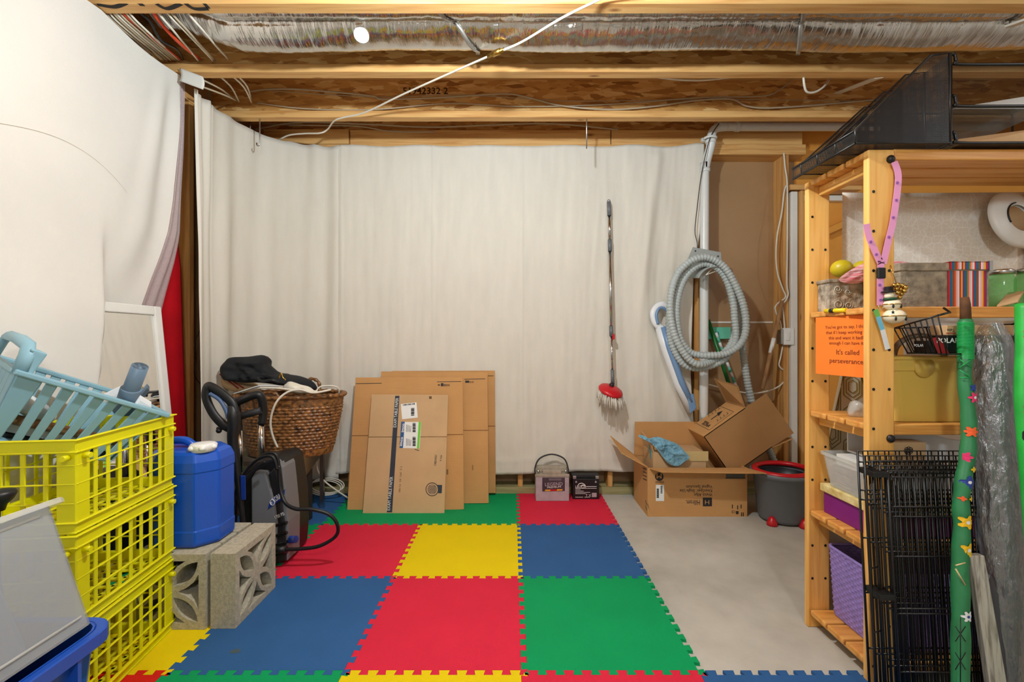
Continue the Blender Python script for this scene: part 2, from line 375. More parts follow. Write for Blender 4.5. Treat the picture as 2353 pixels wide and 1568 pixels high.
for ys in (.66, 1.07, 1.47, 1.88, 2.24, 2.66):
    MB().box(XL, XL+.089, ys-.019, ys+.019, .04, JB-.04).build('stud', 'wood_z', wl, True, bevel=.002, seg=1)
MB().box(XL, XL+.09, YF, 3.29, 0, .04).build('sill_plate', 'treated', wl, True)
MB().box(XL, XL+.09, YF, 3.29, JB-.04, JB).build('top_plate', 'wood_y', wl, True)
struct(MB().box(XR, XR+.1, YF, YB, 0, JB+.30).build('wall_right', 'white_wall'))
struct(MB().box(XL-.1, XR+.1, YF-.1, YF, 0, JB+.30).build('wall_front', 'white_wall'))
# stamped and sprayed marks on the joists
j2f = js[3][0]
text('51942332 2', .062, P(925, 216, 2.928), (1, 0, 0), (0, 0, 1), 'stamp', j2f, sx=1.02, bold=.012)
for (x0, y0, x1, y1, x2, y2, wd) in ((222, 10, 262, 16, 290, 6, .02), (318, 6, 324, 10, 328, 14, .022), (358, 8, 384, 20, 416, 8, .02), (424, 6, 446, 20, 478, 20, .02), (446, 0, 466, 6, 480, 20, .016)):
    pts = smooth_path([P(x0, y0, 1.945), P(x1, y1, 1.945), P(x2, y2, 1.945)], 6); fl = js[1][1]
    yb = JB-.0006
    def on(p):                      # drop the stroke onto the underside of the flange
        t = (yb-HC)/(p.z-HC); return Vector((p.x*t, p.y*t, yb))
    q = [on(p) for p in pts]; b = MB(); vs = []
    for i, p in enumerate(q):
        d = (q[min(i+1, len(q)-1)]-q[max(i-1, 0)]).normalized(); s = Vector((-d.y, d.x, 0))*wd*.5
        for k in (1, -1):
            u = p+s*k; u.y = max(1.927, min(1.989, u.y)); vs.append(u)
    b.add(vs, [(2*i, 2*i+2, 2*i+3, 2*i+1) for i in range(len(q)-1)]); b.build('spray_mark', 'spray', fl, True)
# ------------------------------------------------ foam tiles
XS = [-1.788, -1.178, -.568, .042, .652, 1.262]; YS = [.90, 1.51, 2.12, 2.73, 3.285]
def edge(a, b, n, rev=False):
    a, b = Vector(a), Vector(b); d = (b-a)/n; s = Vector((-d.y, d.x)).normalized()*.0105
    out = [a.copy()]
    for k in range(n):
        o = a+d*k
        for t, h in ((.04, -1), (.27, -1), (.2, 1), (.8, 1), (.73, -1), (.96, -1)):
            out.append(o+d*t+s*h)
    return out                      # without the end point
def tile(ci, ri, mat, label, teeth=(1, 1, 1, 1)):
    x0, x1, y0, y1 = XS[ci], XS[ci+1], YS[ri], YS[ri+1]
    ny = 10 if y1-y0 > .6 else 9
    E = lambda p, q, n, t: edge(p, q, n) if t else [Vector(p)]
    A, B, Cc, D = (x0, y0), (x1, y0), (x1, y1), (x0, y1)
    bot = E(A, B, 10, teeth[0]); rig = E(B, Cc, ny, teeth[1])
    top = E(D, Cc, 10, teeth[2])+[Vector(Cc)]; lef = E(A, D, ny, teeth[3])+[Vector(D)]
    poly = bot+rig+top[::-1][:-1]+lef[::-1][:-1]
    c = Vector(((x0+x1)/2, (y0+y1)/2)); poly = [tuple(c+(p-c)*.9985) for p in poly]
    o = MB().prism(poly, 0, .012).build('foam_tile', mat)
    return tag(o, label, 'foam mat', 'puzzle foam floor tiles')
tile(0, 3, 'mat_blue', 'blue foam tile under the wicker basket stand by the wall', (1, 1, 0, 0))
tile(1, 3, 'mat_green', 'green foam tile under the left half of the leaning flattened cartons', (1, 1, 0, 1))
tile(2, 3, 'mat_green', 'green foam tile between the flattened cartons and the red tile at the wall', (1, 1, 0, 1))
tile(3, 3, 'mat_red', 'red foam tile under the two batteries', (1, 1, 0, 1))
tile(0, 2, 'mat_green', 'green foam tile under the pressure washer', (1, 1, 1, 0))
tile(1, 2, 'mat_red', 'red foam tile beneath the looped black pressure hose', (1, 1, 1, 1))
tile(2, 2, 'mat_yellow', 'bare yellow foam tile between red and blue tiles in the middle of the mat', (1, 1, 1, 1))
tile(3, 2, 'mat_blue', 'blue foam tile at the bare concrete edge, behind the green one', (1, 1, 1, 1))
tile(0, 1, 'mat_yellow', 'yellow foam tile under the yellow crates and concrete blocks', (1, 1, 1, 0))
tb11 = tile(1, 1, 'mat_blue', 'scuffed blue foam tile beside the upright concrete block', (1, 1, 1, 1))
def smudge(t_, x, y, rx, ry):
    Z = (HC-.0124)*F/(y-CY); c = Vector((XP(x, Z), Z, .0124)); b = MB(); b.add([c+Vector((rx*math.cos(2*PI*k/14)*(1+.2*math.sin(k*5)), ry*math.sin(2*PI*k/14)*(1+.2*math.cos(k*3)), 0)) for k in range(14)], [list(range(14))]); WM[t_.name] = Matrix.Translation(t_.location); b.build('smudge', 'dirt', t_, True, recalc=False)
smudge(tb11, 541, 1497, .020, .012)
tile(2, 1, 'mat_red', 'bare red foam tile between the blue and the green tile', (1, 1, 1, 1))
tile(3, 1, 'mat_green', 'green foam tile with open teeth beside the bare concrete floor', (1, 1, 1, 1))
tile(0, 0, 'mat_redorange', 'orange-red foam tile in front of the yellow crates', (0, 1, 1, 0))
tile(1, 0, 'mat_green', 'green foam tile in front of the scuffed blue tile', (0, 1, 1, 1))
tile(2, 0, 'mat_yellow', 'yellow foam tile in front of the bare red tile', (0, 1, 1, 1))
tile(3, 0, 'mat_red', 'red foam tile in front of the open-toothed green tile', (0, 1, 1, 1))
tile(4, 0, 'mat_blue', 'blue foam tile reaching out beside the wooden shelf foot', (0, 0, 1, 1))
# ------------------------------------------------ duct with straps
SEC = [(1.992, .15), (1.998, .085), (2.02, .045), (2.05, .030), (2.075, .034), (2.088, .040), (2.10, .020), (2.13, -.004), (2.165, -.018), (2.20, -.022), (2.24, -.006), (2.29, .03), (2.34, .08), (2.38, .15)]
def duct_pt(X, t, off=0):
    k = t*(len(SEC)-1); i = min(int(k), len(SEC)-2); q = k-i
    y = lerp(SEC[i][0], SEC[i+1][0], q); z = lerp(SEC[i][1], SEC[i+1][1], q)
    bulge = .5+.5*math.cos((X-(-.42))*2*PI/1.5)
    z = z-.026*(1-bulge)*max(0, 1-abs(t-.62)*3)+.012*max(0, 1-abs(t-.62)*3)
    if X < -1.35: z += .10*min(1, (-1.35-X)/.3)
    return Vector((X, y, JB+z-off))
dt = thing('foil_duct', 'silver foil-wrapped insulated duct sagging between the ceiling joists', 'duct', (0, 2.19, JB-.03))
b = MB()
def dfn(u, v):
    X = lerp(-1.75, 4.1, u); p = duct_pt(X, v)
    n_ = noise.noise(Vector((X*30, v*5, 0)))*.004+noise.noise(Vector((X*70+v*6, v*9, 3)))*.0028+noise.noise(Vector((X*4, v*4, 7)))*.008
    p.z += n_; p.y += n_*.5; return p
b.grid(dfn, 620, 40); b.build('foil_jacket', 'foil', dt, True)
# spacing on the duct: sticker
b = MB(); st = []
c0 = P(830, 83, 2.12)
for k in range(20):
    a = 2*PI*k/20; st.append(duct_pt(c0.x+.036*math.cos(a), .52+.075*math.sin(a), .008))
b.add(st, [list(range(20))]); b.build('sticker', 'label_white', dt, True, solid=.001)
for label, xa, xb in (('flat metal hanger strap slanting under the duct beside the white cable', 1005, 1098), ('flat metal hanger strap under the duct above the wall pipe', 1848, 1834)):
    b = MB(); vs = []
    for i in range(15):
        t = .12+.62*i/14; px_ = lerp(xa, xb, i/14)
        yy = duct_pt(0, t).y; X = XP(px_, yy); p = duct_pt(X, t, .009)
        vs += [p+Vector((-.011, 0, 0)), p+Vector((.011, 0, 0))]
    e = P(xb, 128, 2.425); vs += [e+Vector((-.011, 0, 0)), e+Vector((.011, 0, 0))]
    b.add(vs, [(2*i, 2*i+1, 2*i+3, 2*i+2) for i in range(15)], True)
    tag(b.build('hanger_strap', 'galv', solid=.003), label, 'strap', 'duct hanger straps')
# cream bridging strips at the right
for label, a, c in (('cream bridging strip crossing under the duct at its far end', P(2188, 108, 2.40), P(2380, 42, 1.99)), ('cream bridging strip between the second and third joist', P(1925, 216, 2.90), P(2020, 180, 2.47))):
    b = MB(); d = (c-a); s = d.normalized().cross(Vector((0, 0, 1))).normalized()*.022; up = Vector((0, 0, .012))
    b.hexa([a-s, c-s, c+s, a+s], [a-s+up, c-s+up, c+s+up, a+s+up])
    tag(b.build('bridging_strip', 'cable_white', bevel=.002, seg=1), label, 'strip', 'bridging strips')
# ------------------------------------------------ cables
def onz(x, y, z=JB-.014):
    Z = (z-HC)*F/(CY-y); return P(x, y, Z)
ca = thing('coaxial_cable', 'white cable with a brass coupling slung diagonally below the joists', 'cable', onz(1140, 122))
pts = [(1440, -30), (1375, 0), (1290, 42), (1200, 96), (1140, 122), (1060, 157), (930, 215), (840, 258), (790, 270), (768, 278), (752, 298)]
interp0 = lambda y: JB-.014-.045*max(0, min(1, (y-5)/35, (165-y)/25))
b = MB(); b.tube(smooth_path([onz(p[0], p[1], interp0(p[1])) for p in pts]+[P(735, 306, 3.06), P(700, 307, 3.1), P(660, 312, 3.16), P(628, 331, 3.24)], 7), .0052, 8); b.build('jacket', 'cable_white', ca, True)
a = onz(1132, 125, JB-.059); c = onz(1150, 117, JB-.059); d = (c-a).normalized()
b = MB(); b.cyl(a-d*.03, c+d*.02, .009, 8); b.cyl(a, c, .014, 6); b.build('coupling', 'brass', ca, True)
W = lambda l, Z: [P(x, y, Z) for x, y in l]
cable('twin wire stapled along the third joist, dipping below the stamped number', W([(575, 210), (620, 205), (700, 206), (850, 220), (880, 228), (1000, 225), (1150, 216), (1205, 222), (1290, 243), (1400, 252), (1500, 245), (1600, 231), (1680, 228), (1720, 245), (1800, 247), (2050, 226)], 2.905), .0055, 'cable_grey')
cable('thin wire along the foot of the third joist web', W([(590, 236), (700, 250), (860, 252), (1030, 238), (1200, 245), (1400, 240), (1600, 225), (1750, 221), (1790, 207), (1820, 184)], 2.912), .0042, 'cable_grey')
cable('thinnest wire running level over the stamped joist', W([(620, 208), (760, 218), (900, 223), (1060, 218), (1300, 232), (1500, 230), (1700, 229), (1980, 232)], 2.921), .0022, 'cable_grey')
cable('white cable loop hanging from the second joist', [P(1846, 172, 2.47), P(1848, 195, 2.48), P(1854, 211, 2.5), P(1872, 212, 2.52), P(1892, 200, 2.55), P(1905, 182, 2.6), P(1908, 160, 2.62)], .006, 'cable_white')
cable('cable drooping between the wall blocking and the last joist', W([(585, 298), (690, 281), (850, 286), (1000, 292), (1250, 284), (1420, 298)], 3.27), .006, 'cable_grey')
cable('second cable behind the last joist, rising toward the corner', W([(600, 284), (700, 288), (820, 290), (900, 302), (1000, 303)], 3.285), .005, 'cable_grey')
cable('short white cable peeping under the second joist', [P(1500, 176, 2.5), P(1560, 183, 2.52), P(1620, 184, 2.54), P(1690, 176, 2.56)], .005, 'cable_white')
bund = [(244, 366, 'cable_grey', .006), (252, 376, 'cable_white', .006), (262, 384, 'cable_grey', .007), (268, 392, 'cable_white', .006), (276, 400, 'cable_grey', .006), (283, 416, 'cable_orange', .005), (290, 404, 'cable_grey', .006), (298, 410, 'cable_white', .005)]
BL = ['beige cable of the joist bundle, tight against the left cloth', 'white cable of the joist bundle, second from the left cloth', 'thick beige cable of the joist bundle between two white ones', 'white cable of the joist bundle, fourth from the left cloth', 'beige cable of the joist bundle just before the thin red one', 'thin red-orange cable in the joist bundle', 'beige cable of the joist bundle just past the thin red one', 'thin white cable at the outer edge of the joist bundle']
for x0, x1, m, r in bund:
    lab = BL.pop(0)
    cable(lab, [P(x0-3, 30, 2.0)+Vector((-.01, .002, .07)), P(x0, 30, 2.0), P(lerp(x0, x1, .42), 78, 2.10), P(lerp(x0, x1, .75), 112, 2.26), P(x1, 138, 2.425)], r, m, group='cables bundled through the joists')
cable('black cable sagging past the foil duct end', [P(318, 22, 2.0)+Vector((0, .004, .07)), P(320, 24, 2.0), P(345, 50, 2.05), P(370, 92, 2.14), P(405, 112, 2.26), P(420, 136, 2.42)], .006, 'black')
cable('bright orange cable crossing the foil duct end', [P(350, 22, 2.0)+Vector((0, .004, .07)), P(352, 24, 2.0), P(372, 56, 2.06), P(405, 92, 2.15), P(432, 116, 2.28), P(460, 136, 2.42)], .0085, 'cable_orange', flat=.5)
for k, (x0, x1, y1) in enumerate(((362, 456, 140), (382, 490, 140), (392, 493, 138), (430, 525, 136))):
    cable(['white cable running along the orange cable', 'white cable bowed across the foil duct', 'beige cable ending with the bowed white one', 'lone white cable crossing the duct furthest from the cloth'][k],
          [P(x0-3, 26, 2.0)+Vector((-.01, .002, .07)), P(x0, 26, 2.0), P(lerp(x0, x1, .4), 72, 2.09), P(lerp(x0, x1, .72), 108, 2.25), P(x1, y1, 2.42)], .0055, 'cable_grey' if k == 2 else 'cable_white')
for k, (x0, y0, x1, y1) in enumerate(((466, 190, 540, 230), (500, 176, 549, 234), (530, 176, 578, 236), (544, 176, 577, 228), (470, 208, 545, 232))):
    cable(['beige cable touching the tape tab at the cloth corner', 'white cable bowing down past the second joist by the cloth corner', 'white cable landing on the third joist beside the twin wire', 'white cable crossing its neighbour above the third joist', 'beige cable slung lowest behind the corner cloth edge'][k], [P(x0-4, y0-8, 2.47), P(lerp(x0, x1, .5)+6, lerp(y0, y1, .4), 2.62), P(x1, y1, 2.90)], .005, 'cable_grey' if k in (0, 4) else 'cable_white', group='loose cables by the cloth corner')
for k, (x, y0, y1, Z, hk) in enumerate(((1348, 276, 342, 2.93, 0), (597, 276, 330, 2.93, 1), (575, 292, 352, 3.05, 1))):
    b = MB(); a = P(x, y0, Z); c = P(x, y1, Z); pts = [a+Vector((0, 0, .02)), a, c]
    if hk: pts += [c+Vector((-.004, 0, -.012)), c+Vector((-.012, 0, -.018)), c+Vector((-.02, 0, -.012)), c+Vector((-.021, 0, .004))]
    b.tube(pts, .0042, 7)
    tag(b.build('ceiling_hook', 'steel' if k < 2 else 'galv'), ['straight steel rod screwed into the last joist above the mop', 'shiny steel hook under the last joist near the corner', 'dull wire hook hanging by the corner cloth'][k], 'hook', 'ceiling hooks')
# ------------------------------------------------ cloths
def sstep(a, b, x):
    t = max(0, min(1, (x-a)/(b-a))); return t*t*(3-2*t)
def interp(tb, x):
    for (a, va), (c, vc) in zip(tb, tb[1:]):
        if (x-a)*(x-c) <= 0: return lerp(va, vc, (x-a)/(c-a))
    return tb[0][1] if abs(x-tb[0][0]) < abs(x-tb[-1][0]) else tb[-1][1]
YE = [(2.7, 2.475), (2.2, 2.46), (1.75, 2.44), (1.58, 2.41), (1.28, 2.345), (1.08, 2.31), (.5, 2.24), (0, 2.18)]
LW = [(2.7, .03), (2.4, .04), (1.9, .07), (1.5, .12), (1.2, .15), (.8, .15), (0, .15)]
mir = lambda z: -1.80+.10*(1.305-z)
def leftx(Y, z):
    s = (interp(YE, z)-Y); fan = s/(1+max(0, 2.6-z)*1.1)
    X = -1.83+.008*math.sin(Y*4.2+.6)+.006*noise.noise(Vector((0, Y*3, z*2)))
    am = .016*sstep(.24, .02, fan)*sstep(2.62, 2.3, z)
    X += am*math.sin(fan*58)
    zd = sstep(1.75, 1.2, z)
    ye = interp([(1.5, 1.95), (1.3, 1.92), (.7, 1.80), (0, 1.74)], z); dr = zd*sstep(1.0, 1.78, Y)*(1-sstep(ye, ye+.05, Y))
    X = lerp(X, max(X, mir(z)+.035), dr)
    X = lerp(X, -1.872+.006*math.sin(fan*40), zd*sstep(ye, ye+.05, Y))
    return X
def zt(Y):
    k = (Y-1.96)/.489; return JB-.004-.020*abs(math.sin(PI*k))
lc = thing('left_curtain', 'large white muslin sheet hung along the left side over the mirror edge', 'curtain', (-1.83, 1.2, .05))
def lfn(u, v):
    uu = u**.7
    z0 = .06
    Yn = -1.4
    z = lerp(zt(2.0), z0, v); Ye = interp(YE, z)-interp(LW, z); Y = lerp(Yn, Ye, uu)
    z = lerp(zt(Y), z0, v); return Vector((leftx(Y, z), Y, z))
b = MB(); b.grid(lfn, 230, 70); b.build('sheet', 'cloth', lc, True)
def lafn(u, v):
    z = lerp(zt(2.44)-.03, .06, v); Ye = interp(YE, z); Y = lerp(Ye-interp(LW, z), Ye, u)
    return Vector((leftx(Y, z)+.004*math.sin(u*14+v*3), Y, z))
b = MB(); b.grid(lafn, 16, 60); lo = b.build('lace_trim', 'lace', lc, True); lo['label'] = 'sheer dotted lace border'
b = MB()
for k in range(110):                  # drawn-thread stitch line
    t = k/110; x = lerp(0, 300, t); y = 283+t*52+110*t**3
    X = -1.815; Z = X*F/(x-CX); z = ZP(y, Z); Xs = leftx(Z, z)+.0015
    b.box(Xs-.001, Xs+.0004, Z-.0013, Z+.0013, z-.0008, z+.0008)
b.build('hem_stitch', 'cable_grey', lc, True)
# tape tabs that hold the sheet
b = MB(); q = [P(205, 18, 1.98), P(290, 10, 1.985), P(290, 23, 1.99), P(208, 30, 2.0)]
b.add([p+Vector((0, 0, -.0)) for p in q], [(0, 1, 2, 3)]); b.build('tape_tab', 'white_paint', lc, True, solid=.002)
b = MB(); b.grid(lambda u, v: P(lerp(412, 466, u)+4*math.sin(v*3), lerp(156, 176, u)+lerp(0, 30, v), 2.40), 8, 6); b.build('tape_tab', 'cloth', lc, True, solid=.002)
# corner cloth
PATH = smooth_path([(-1.765, 2.45, 0), (-1.80, 2.62, 0), (-1.815, 2.85, 0), (-1.76, 3.08, 0), (-1.62, 3.215, 0), (-1.45, 3.255, 0), (-1.28, 3.262, 0)], 12)
def cfn(u, v):
    k = u*(len(PATH)-1); i = min(int(k), len(PATH)-2); p = PATH[i].lerp(PATH[i+1], k-i); t = (PATH[i+1]-PATH[i]).normalized(); nrm = Vector((t.y, -t.x, 0))
    top = interp([(0, 2.55), (.12, 2.565), (.4, 2.60), (.7, 2.603), (1, 2.588)], u)-.008*abs(math.sin(u*19))
    z = lerp(top, .115+.01*math.sin(u*9), v)
    wv = .012*math.sin(u*26+v*1.2)*sstep(0, .3, v)+.007*math.sin(u*47+2*v)+.004*noise.noise(Vector((u*9, v*7, 1)))
    if u < .2: wv += .008*math.sin(u*90)*sstep(.9, 0, v)
    if v > .9: wv += .006*math.sin(u*70)*(v-.9)*10
    q = p+nrm*wv; q.x += .03*v*(1-u)**3; q.z = z; return q
b = MB(); b.grid(cfn, 170, 70)
tag(b.build('corner_curtain', 'cloth_back', solid=.002), 'off-white sheet curving round the corner behind the wicker basket', 'curtain')
# back cloth
RE = [(2.62, XP(1617, 3.27)), (2.1, XP(1610, 3.27)), (1.62, XP(1592, 3.27)), (.9, XP(1588, 3.27)), (.15, XP(1602, 3.27))]
def bfn(u, v):
    z0 = .165+.012*math.sin(u*11)+.01*u
    tp = 2.592+.006*math.sin(u*33)+.012*sstep(.9, 1, u)
    z = lerp(tp, z0, v); X = lerp(XP(768, 3.262), interp(RE, z), u)
    y = 3.262-.004*math.sin(u*40+v)-.005*noise.noise(Vector((u*12, v*6, 4)))
    y -= .0045*noise.noise(Vector((u*50, v*22, 9)))*sstep(.35, 1, v)+.004*noise.noise(Vector((u*70, v*4, 2)))
    for c_ in (XP(785, 3.26), XP(995, 3.26), XP(1200, 3.26)): y -= .006*math.exp(-((X-c_)/.006)**2)
    r = sstep(.62, 1, u)
    xr = u+.05*(1-v)**2*0-.07*math.sin(v*1.7)
    y -= r*(.016*math.sin(xr*40)+.010*math.sin(xr*71+1))*sstep(-.05, .25, v)*(1-.6*sstep(.75, .95, v))
    for f_ in (1515,):               # long fold sweeping down from the top hem
        cx = XP(f_, 3.26)-.24*v**.8; y -= .022*math.exp(-((X-cx)/.045)**2)*sstep(0, .04, v)*sstep(.75, .3, v)
    hm = .105
    y -= .004*math.exp(-((z-z0-hm)/.008)**2)
    if z < z0+.25: y -= .006*math.sin(u*55+3*math.sin(u*9))*(1-(z-z0)/.25)
    return Vector((X, y, z))
b = MB(); b.grid(bfn, 320, 120)
tag(b.build('back_curtain', 'cloth_back', solid=.002), 'wide cream sheet pinned along the back wall behind the mop', 'curtain')
# red cloth in the gap
def rfn(u, v):
    z = lerp(1.72, .2, v); return Vector((-1.895+.008*math.sin(u*16+v*2), lerp(2.12, interp([(1.72, 2.505), (1.57, 2.53), (.2, 2.60)], z), u), z))
b = MB(); b.grid(rfn, 24, 30); tag(b.build('red_cloth', 'red_cloth', solid=.002), 'plain red fabric hanging in the gap between the white sheets', 'fabric')
cable('thin black wire on the bare stud beside the red fabric', [P(459, 760, 2.715), P(446, 795, 2.675), P(450, 830, 2.685), P(446, 860, 2.675), P(462, 885, 2.72)], .0018, 'black', 'wire')
# ------------------------------------------------ vacuum pipe
vp = thing('vacuum_pipe', 'white plastic pipe rising beside the hose, turning along the ceiling', 'pipe', P(1617, 1110, 3.24))
ZP_ = 3.235
b = MB(); b.tube(smooth_path([P(1616, 1125, ZP_), P(1617, 940, ZP_), P(1619, 420, ZP_), P(1620, 392, ZP_), P(1625, 365, ZP_), P(1633, 335, 3.21), P(1634, 318, 3.2), P(1638, 303, 3.2), P(1648, 294, 3.2), P(1670, 291, 3.2), P(1700, 291, 3.2), P(2300, 291, 3.2)], 6), .031, 18); b.build('tube', 'pvc', vp, True)
for x, y in ((1633, 325), (1620, 392)):
    p = P(x, y, 3.205 if y < 330 else ZP_); b = MB(); b.cyl(p-Vector((0, 0, .014)), p+Vector((0, 0, .014)), .036, 18); b.build('collar', 'pvc', vp, True)
b = MB(); p = P(1631, 319, 3.2); b.box(p.x-.052, p.x+.052, p.y+.01, p.y+.03, p.z-.012, p.z+.012); b.tube([p+Vector((.042*math.cos(a), -.042*math.sin(a), 0)) for a in [PI*k/10 for k in range(11)]], .009, 8); b.build('pipe_clamp', 'pvc', vp, True)
p = P(1690, 291, 3.2); b = MB(); b.cyl(p, p+Vector((.03, 0, 0)), .035, 18); b.build('collar', 'pvc', vp, True)
cable('thin black cord running down beside the white pipe', [P(1652, 284, 3.17), P(1634, 312, 3.16), P(1624, 345, 3.17), P(1612, 400, 3.2), P(1603, 470, 3.2), P(1597, 530, 3.2), P(1602, 560, 3.2), P(1603, 600, 3.2)], .003, 'black', 'cord', 'cord')
# ------------------------------------------------ shared shape helpers
class Pl:                             # a plane in the room, for prints placed on flat faces
    def __init__(s, a, b, c): s.p = Vector(a); s.n = (Vector(b)-s.p).cross(Vector(c)-s.p).normalized(); s.n = -s.n if s.n.y > 0 or (abs(s.n.y) < .2 and s.n.x > 0) else s.n
    def hit(s, x, y, off=.0012):
        o = Vector((0, 0, HC)); d = Vector(((x-CX)/F, 1, -(y-CY)/F)); q = s.p+s.n*off
        return o+d*((q-o).dot(s.n)/d.dot(s.n))
    def quad(s, pts, mat, parent, name='print', off=.0012):
        b = MB(); b.add([s.hit(x, y, off) for x, y in pts], [list(range(len(pts)))]); return b.build(name, mat, parent, True, recalc=False)
    def line(s, x0, y0, x1, y1, wd, mat, parent, name='print', off=.0012):
        a, c = s.hit(x0, y0, off), s.hit(x1, y1, off); d = (c-a).normalized(); t = d.cross(s.n).normalized()*wd/2
        b = MB(); b.add([a-t, c-t, c+t, a+t], [(0, 1, 2, 3)]); return b.build(name, mat, parent, True, recalc=False)
    def text(s, body, x0, y0, x1, y1, mat, parent, hpx=None, flip=1, off=.0016, bold=0, name='lettering'):
        a, c = s.hit(x0, y0, off), s.hit(x1, y1, off); d = c-a
        up = s.n.cross(d.normalized())*-1
        # size so that the text spans a..c
        cu = bpy.data.curves.new('t', 'FONT'); cu.body = body; cu.size = 1; to = bpy.data.objects.new('t', cu); COL.objects.link(to)
        dg = bpy.context.evaluated_depsgraph_get(); dg.update(); me = bpy.data.meshes.new_from_object(to.evaluated_get(dg))
        w1 = max(v.co.x for v in me.vertices); bpy.data.objects.remove(to); bpy.data.meshes.remove(me); bpy.data.curves.remove(cu)
        size = (hpx if hpx else d.length/w1); sx = d.length/(w1*size)
        upv = s.n.cross(d).normalized()
        n_cam = (Vector((0, 0, HC))-a)
        if d.cross(upv).dot(n_cam) < 0: upv = -upv
        return text(body, size, a, d, upv, mat, parent, sx=sx, bold=bold, name=name)
def frame_thing(name, label, cat, org, ex, ey):
    ex = Vector(ex).normalized(); ey = Vector(ey); ey = (ey-ex*ey.dot(ex)).normalized(); ez = ex.cross(ey)
    m = Matrix((ex, ey, ez)).transposed()
    t = thing(name, label, cat, org, tuple(m.to_euler())); WM[t.name] = Matrix.Translation(Vector(org)) @ m.to_4x4(); return t
def pillow(outline, nrm, thick, rough=.0, seed=0, rings=6, back=True, fr=9):
    pts = smooth_path(outline, 4, True); c = sum(pts, Vector())/len(pts); nrm = Vector(nrm).normalized(); b = MB(); n = len(pts)
    for sgn in ((1, -1) if back else (1,)):
        vs = []
        for k in range(rings+1):
            s = 1-k/rings
            for p in pts:
                q = c+(p-c)*s; h = thick*math.sqrt(max(0, 1-s*s))*sgn
                q = q+nrm*(h+rough*(noise.noise(q*fr+Vector((seed, 0, 0)))+.6*noise.noise(q*fr*2.6+Vector((0, seed, 4))))*(1-s**4)*sgn); vs.append(q)
        b.add(vs, [(k*n+i, k*n+(i+1) % n, (k+1)*n+(i+1) % n, (k+1)*n+i) for k in range(rings) for i in range(n)], True)
    return b
def rrect(w, d, r, n=4):
    out = []
    for cx, cy, a0 in ((w/2-r, d/2-r, 0), (-w/2+r, d/2-r, 90), (-w/2+r, -d/2+r, 180), (w/2-r, -d/2+r, 270)):
        for k in range(n+1):
            a = R(a0+90*k/n); out.append((cx+r*math.cos(a), cy+r*math.sin(a)))
    return out
def loft(b, loops, cap0=True, cap1=True, smooth=False):
    n = len(loops[0]); vs = [p for l in loops for p in l]
    fs = [(k*n+i, k*n+(i+1) % n, (k+1)*n+(i+1) % n, (k+1)*n+i) for k in range(len(loops)-1) for i in range(n)]
    b.add(vs, fs, smooth); o = len(b.v)-len(vs)
    if cap0: b.f.append([o+i for i in range(n)][::-1]); b.mi.append(b.cur); b.sm.append(False)
    if cap1: b.f.append([o+(len(loops)-1)*n+i for i in range(n)]); b.mi.append(b.cur); b.sm.append(False)
    return b
def flat_shape(name, splines, thick, mat, parent=None, bevel=.0):
    cu = bpy.data.curves.new(name, 'CURVE'); cu.dimensions = '2D'; cu.fill_mode = 'BOTH'; cu.extrude = thick/2
    for sp in splines:
        q = cu.splines.new('POLY'); q.points.add(len(sp)-1); q.use_cyclic_u = True
        for i, (x, y) in enumerate(sp): q.points[i].co = (x, y, 0, 1)
    to = bpy.data.objects.new('t', cu); COL.objects.link(to); dg = bpy.context.evaluated_depsgraph_get(); dg.update()
    me = bpy.data.meshes.new_from_object(to.evaluated_get(dg)); b = MB()
    b.add([(v.co.x, v.co.z, v.co.y) for v in me.vertices], [list(p.vertices) for p in me.polygons])
    bpy.data.objects.remove(to); bpy.data.curves.remove(cu); bpy.data.meshes.remove(me)
    return b
mk('tarp', (104, 116, 140), .8, var=.15, scale=6)
# ------------------------------------------------ mirror
mr = thing('framed_mirror', 'white-framed mirror leaning at the left wall, partly behind the sheet', 'mirror', (-1.672, 1.99, .014), (0, -math.atan(.10), 0))
W2, H2, fw = .275, 1.315, .046
MB().box(-.022, -.008, -W2+.02, W2-.02, .02, H2-.02).build('glass', 'mirror', mr)
for y0, y1, z0, z1 in ((-W2, -W2+fw, 0, H2), (W2-fw, W2, 0, H2), (-W2+fw, W2-fw, H2-fw, H2), (-W2+fw, W2-fw, 0, fw)):
    MB().box(-.026, .004, y0, y1, z0, z1).build('frame_rail', 'white_paint', mr, bevel=.006)
# ------------------------------------------------ yellow crates
cr = thing('milk_crate', 'yellow plastic crate on the floor, lowest of the stack of three', 'crate', (-1.478, 1.50, .012), (0, 0, R(7)), 'stacked yellow crates')
cw, cd, ch = .34, .452, .283
def ring(b, w, d, t, z0, z1):
    b.box(-w/2, w/2, -d/2, -d/2+t, z0, z1); b.box(-w/2, w/2, d/2-t, d/2, z0, z1)
    b.box(-w/2, -w/2+t, -d/2+t, d/2-t, z0, z1); b.box(w/2-t, w/2, -d/2+t, d/2-t, z0, z1)
b = MB(); ring(b, cw, cd, .006, ch-.040, ch-.004); ring(b, cw+.016, cd+.016, .012, ch-.008, ch-.003); ring(b, cw+.01, cd+.01, .01, ch-.044, ch-.038); b.build('rim', 'crate_yellow', cr, bevel=.002, seg=1)
b = MB(); ring(b, cw-.008, cd-.008, .006, .003, .034); ring(b, cw+.01, cd+.01, .012, .03, .036); ring(b, cw, cd, .01, .0, .006)
for k in range(-3, 4): b.box(-cw/2+.01, cw/2-.01, k*.055-.007, k*.055+.007, .006, .012)
for k in range(-2, 3): b.box(k*.055-.007, k*.055+.007, -cd/2+.01, cd/2-.01, .006, .012)
b.build('base', 'crate_yellow', cr, bevel=.002, seg=1)
i = 0
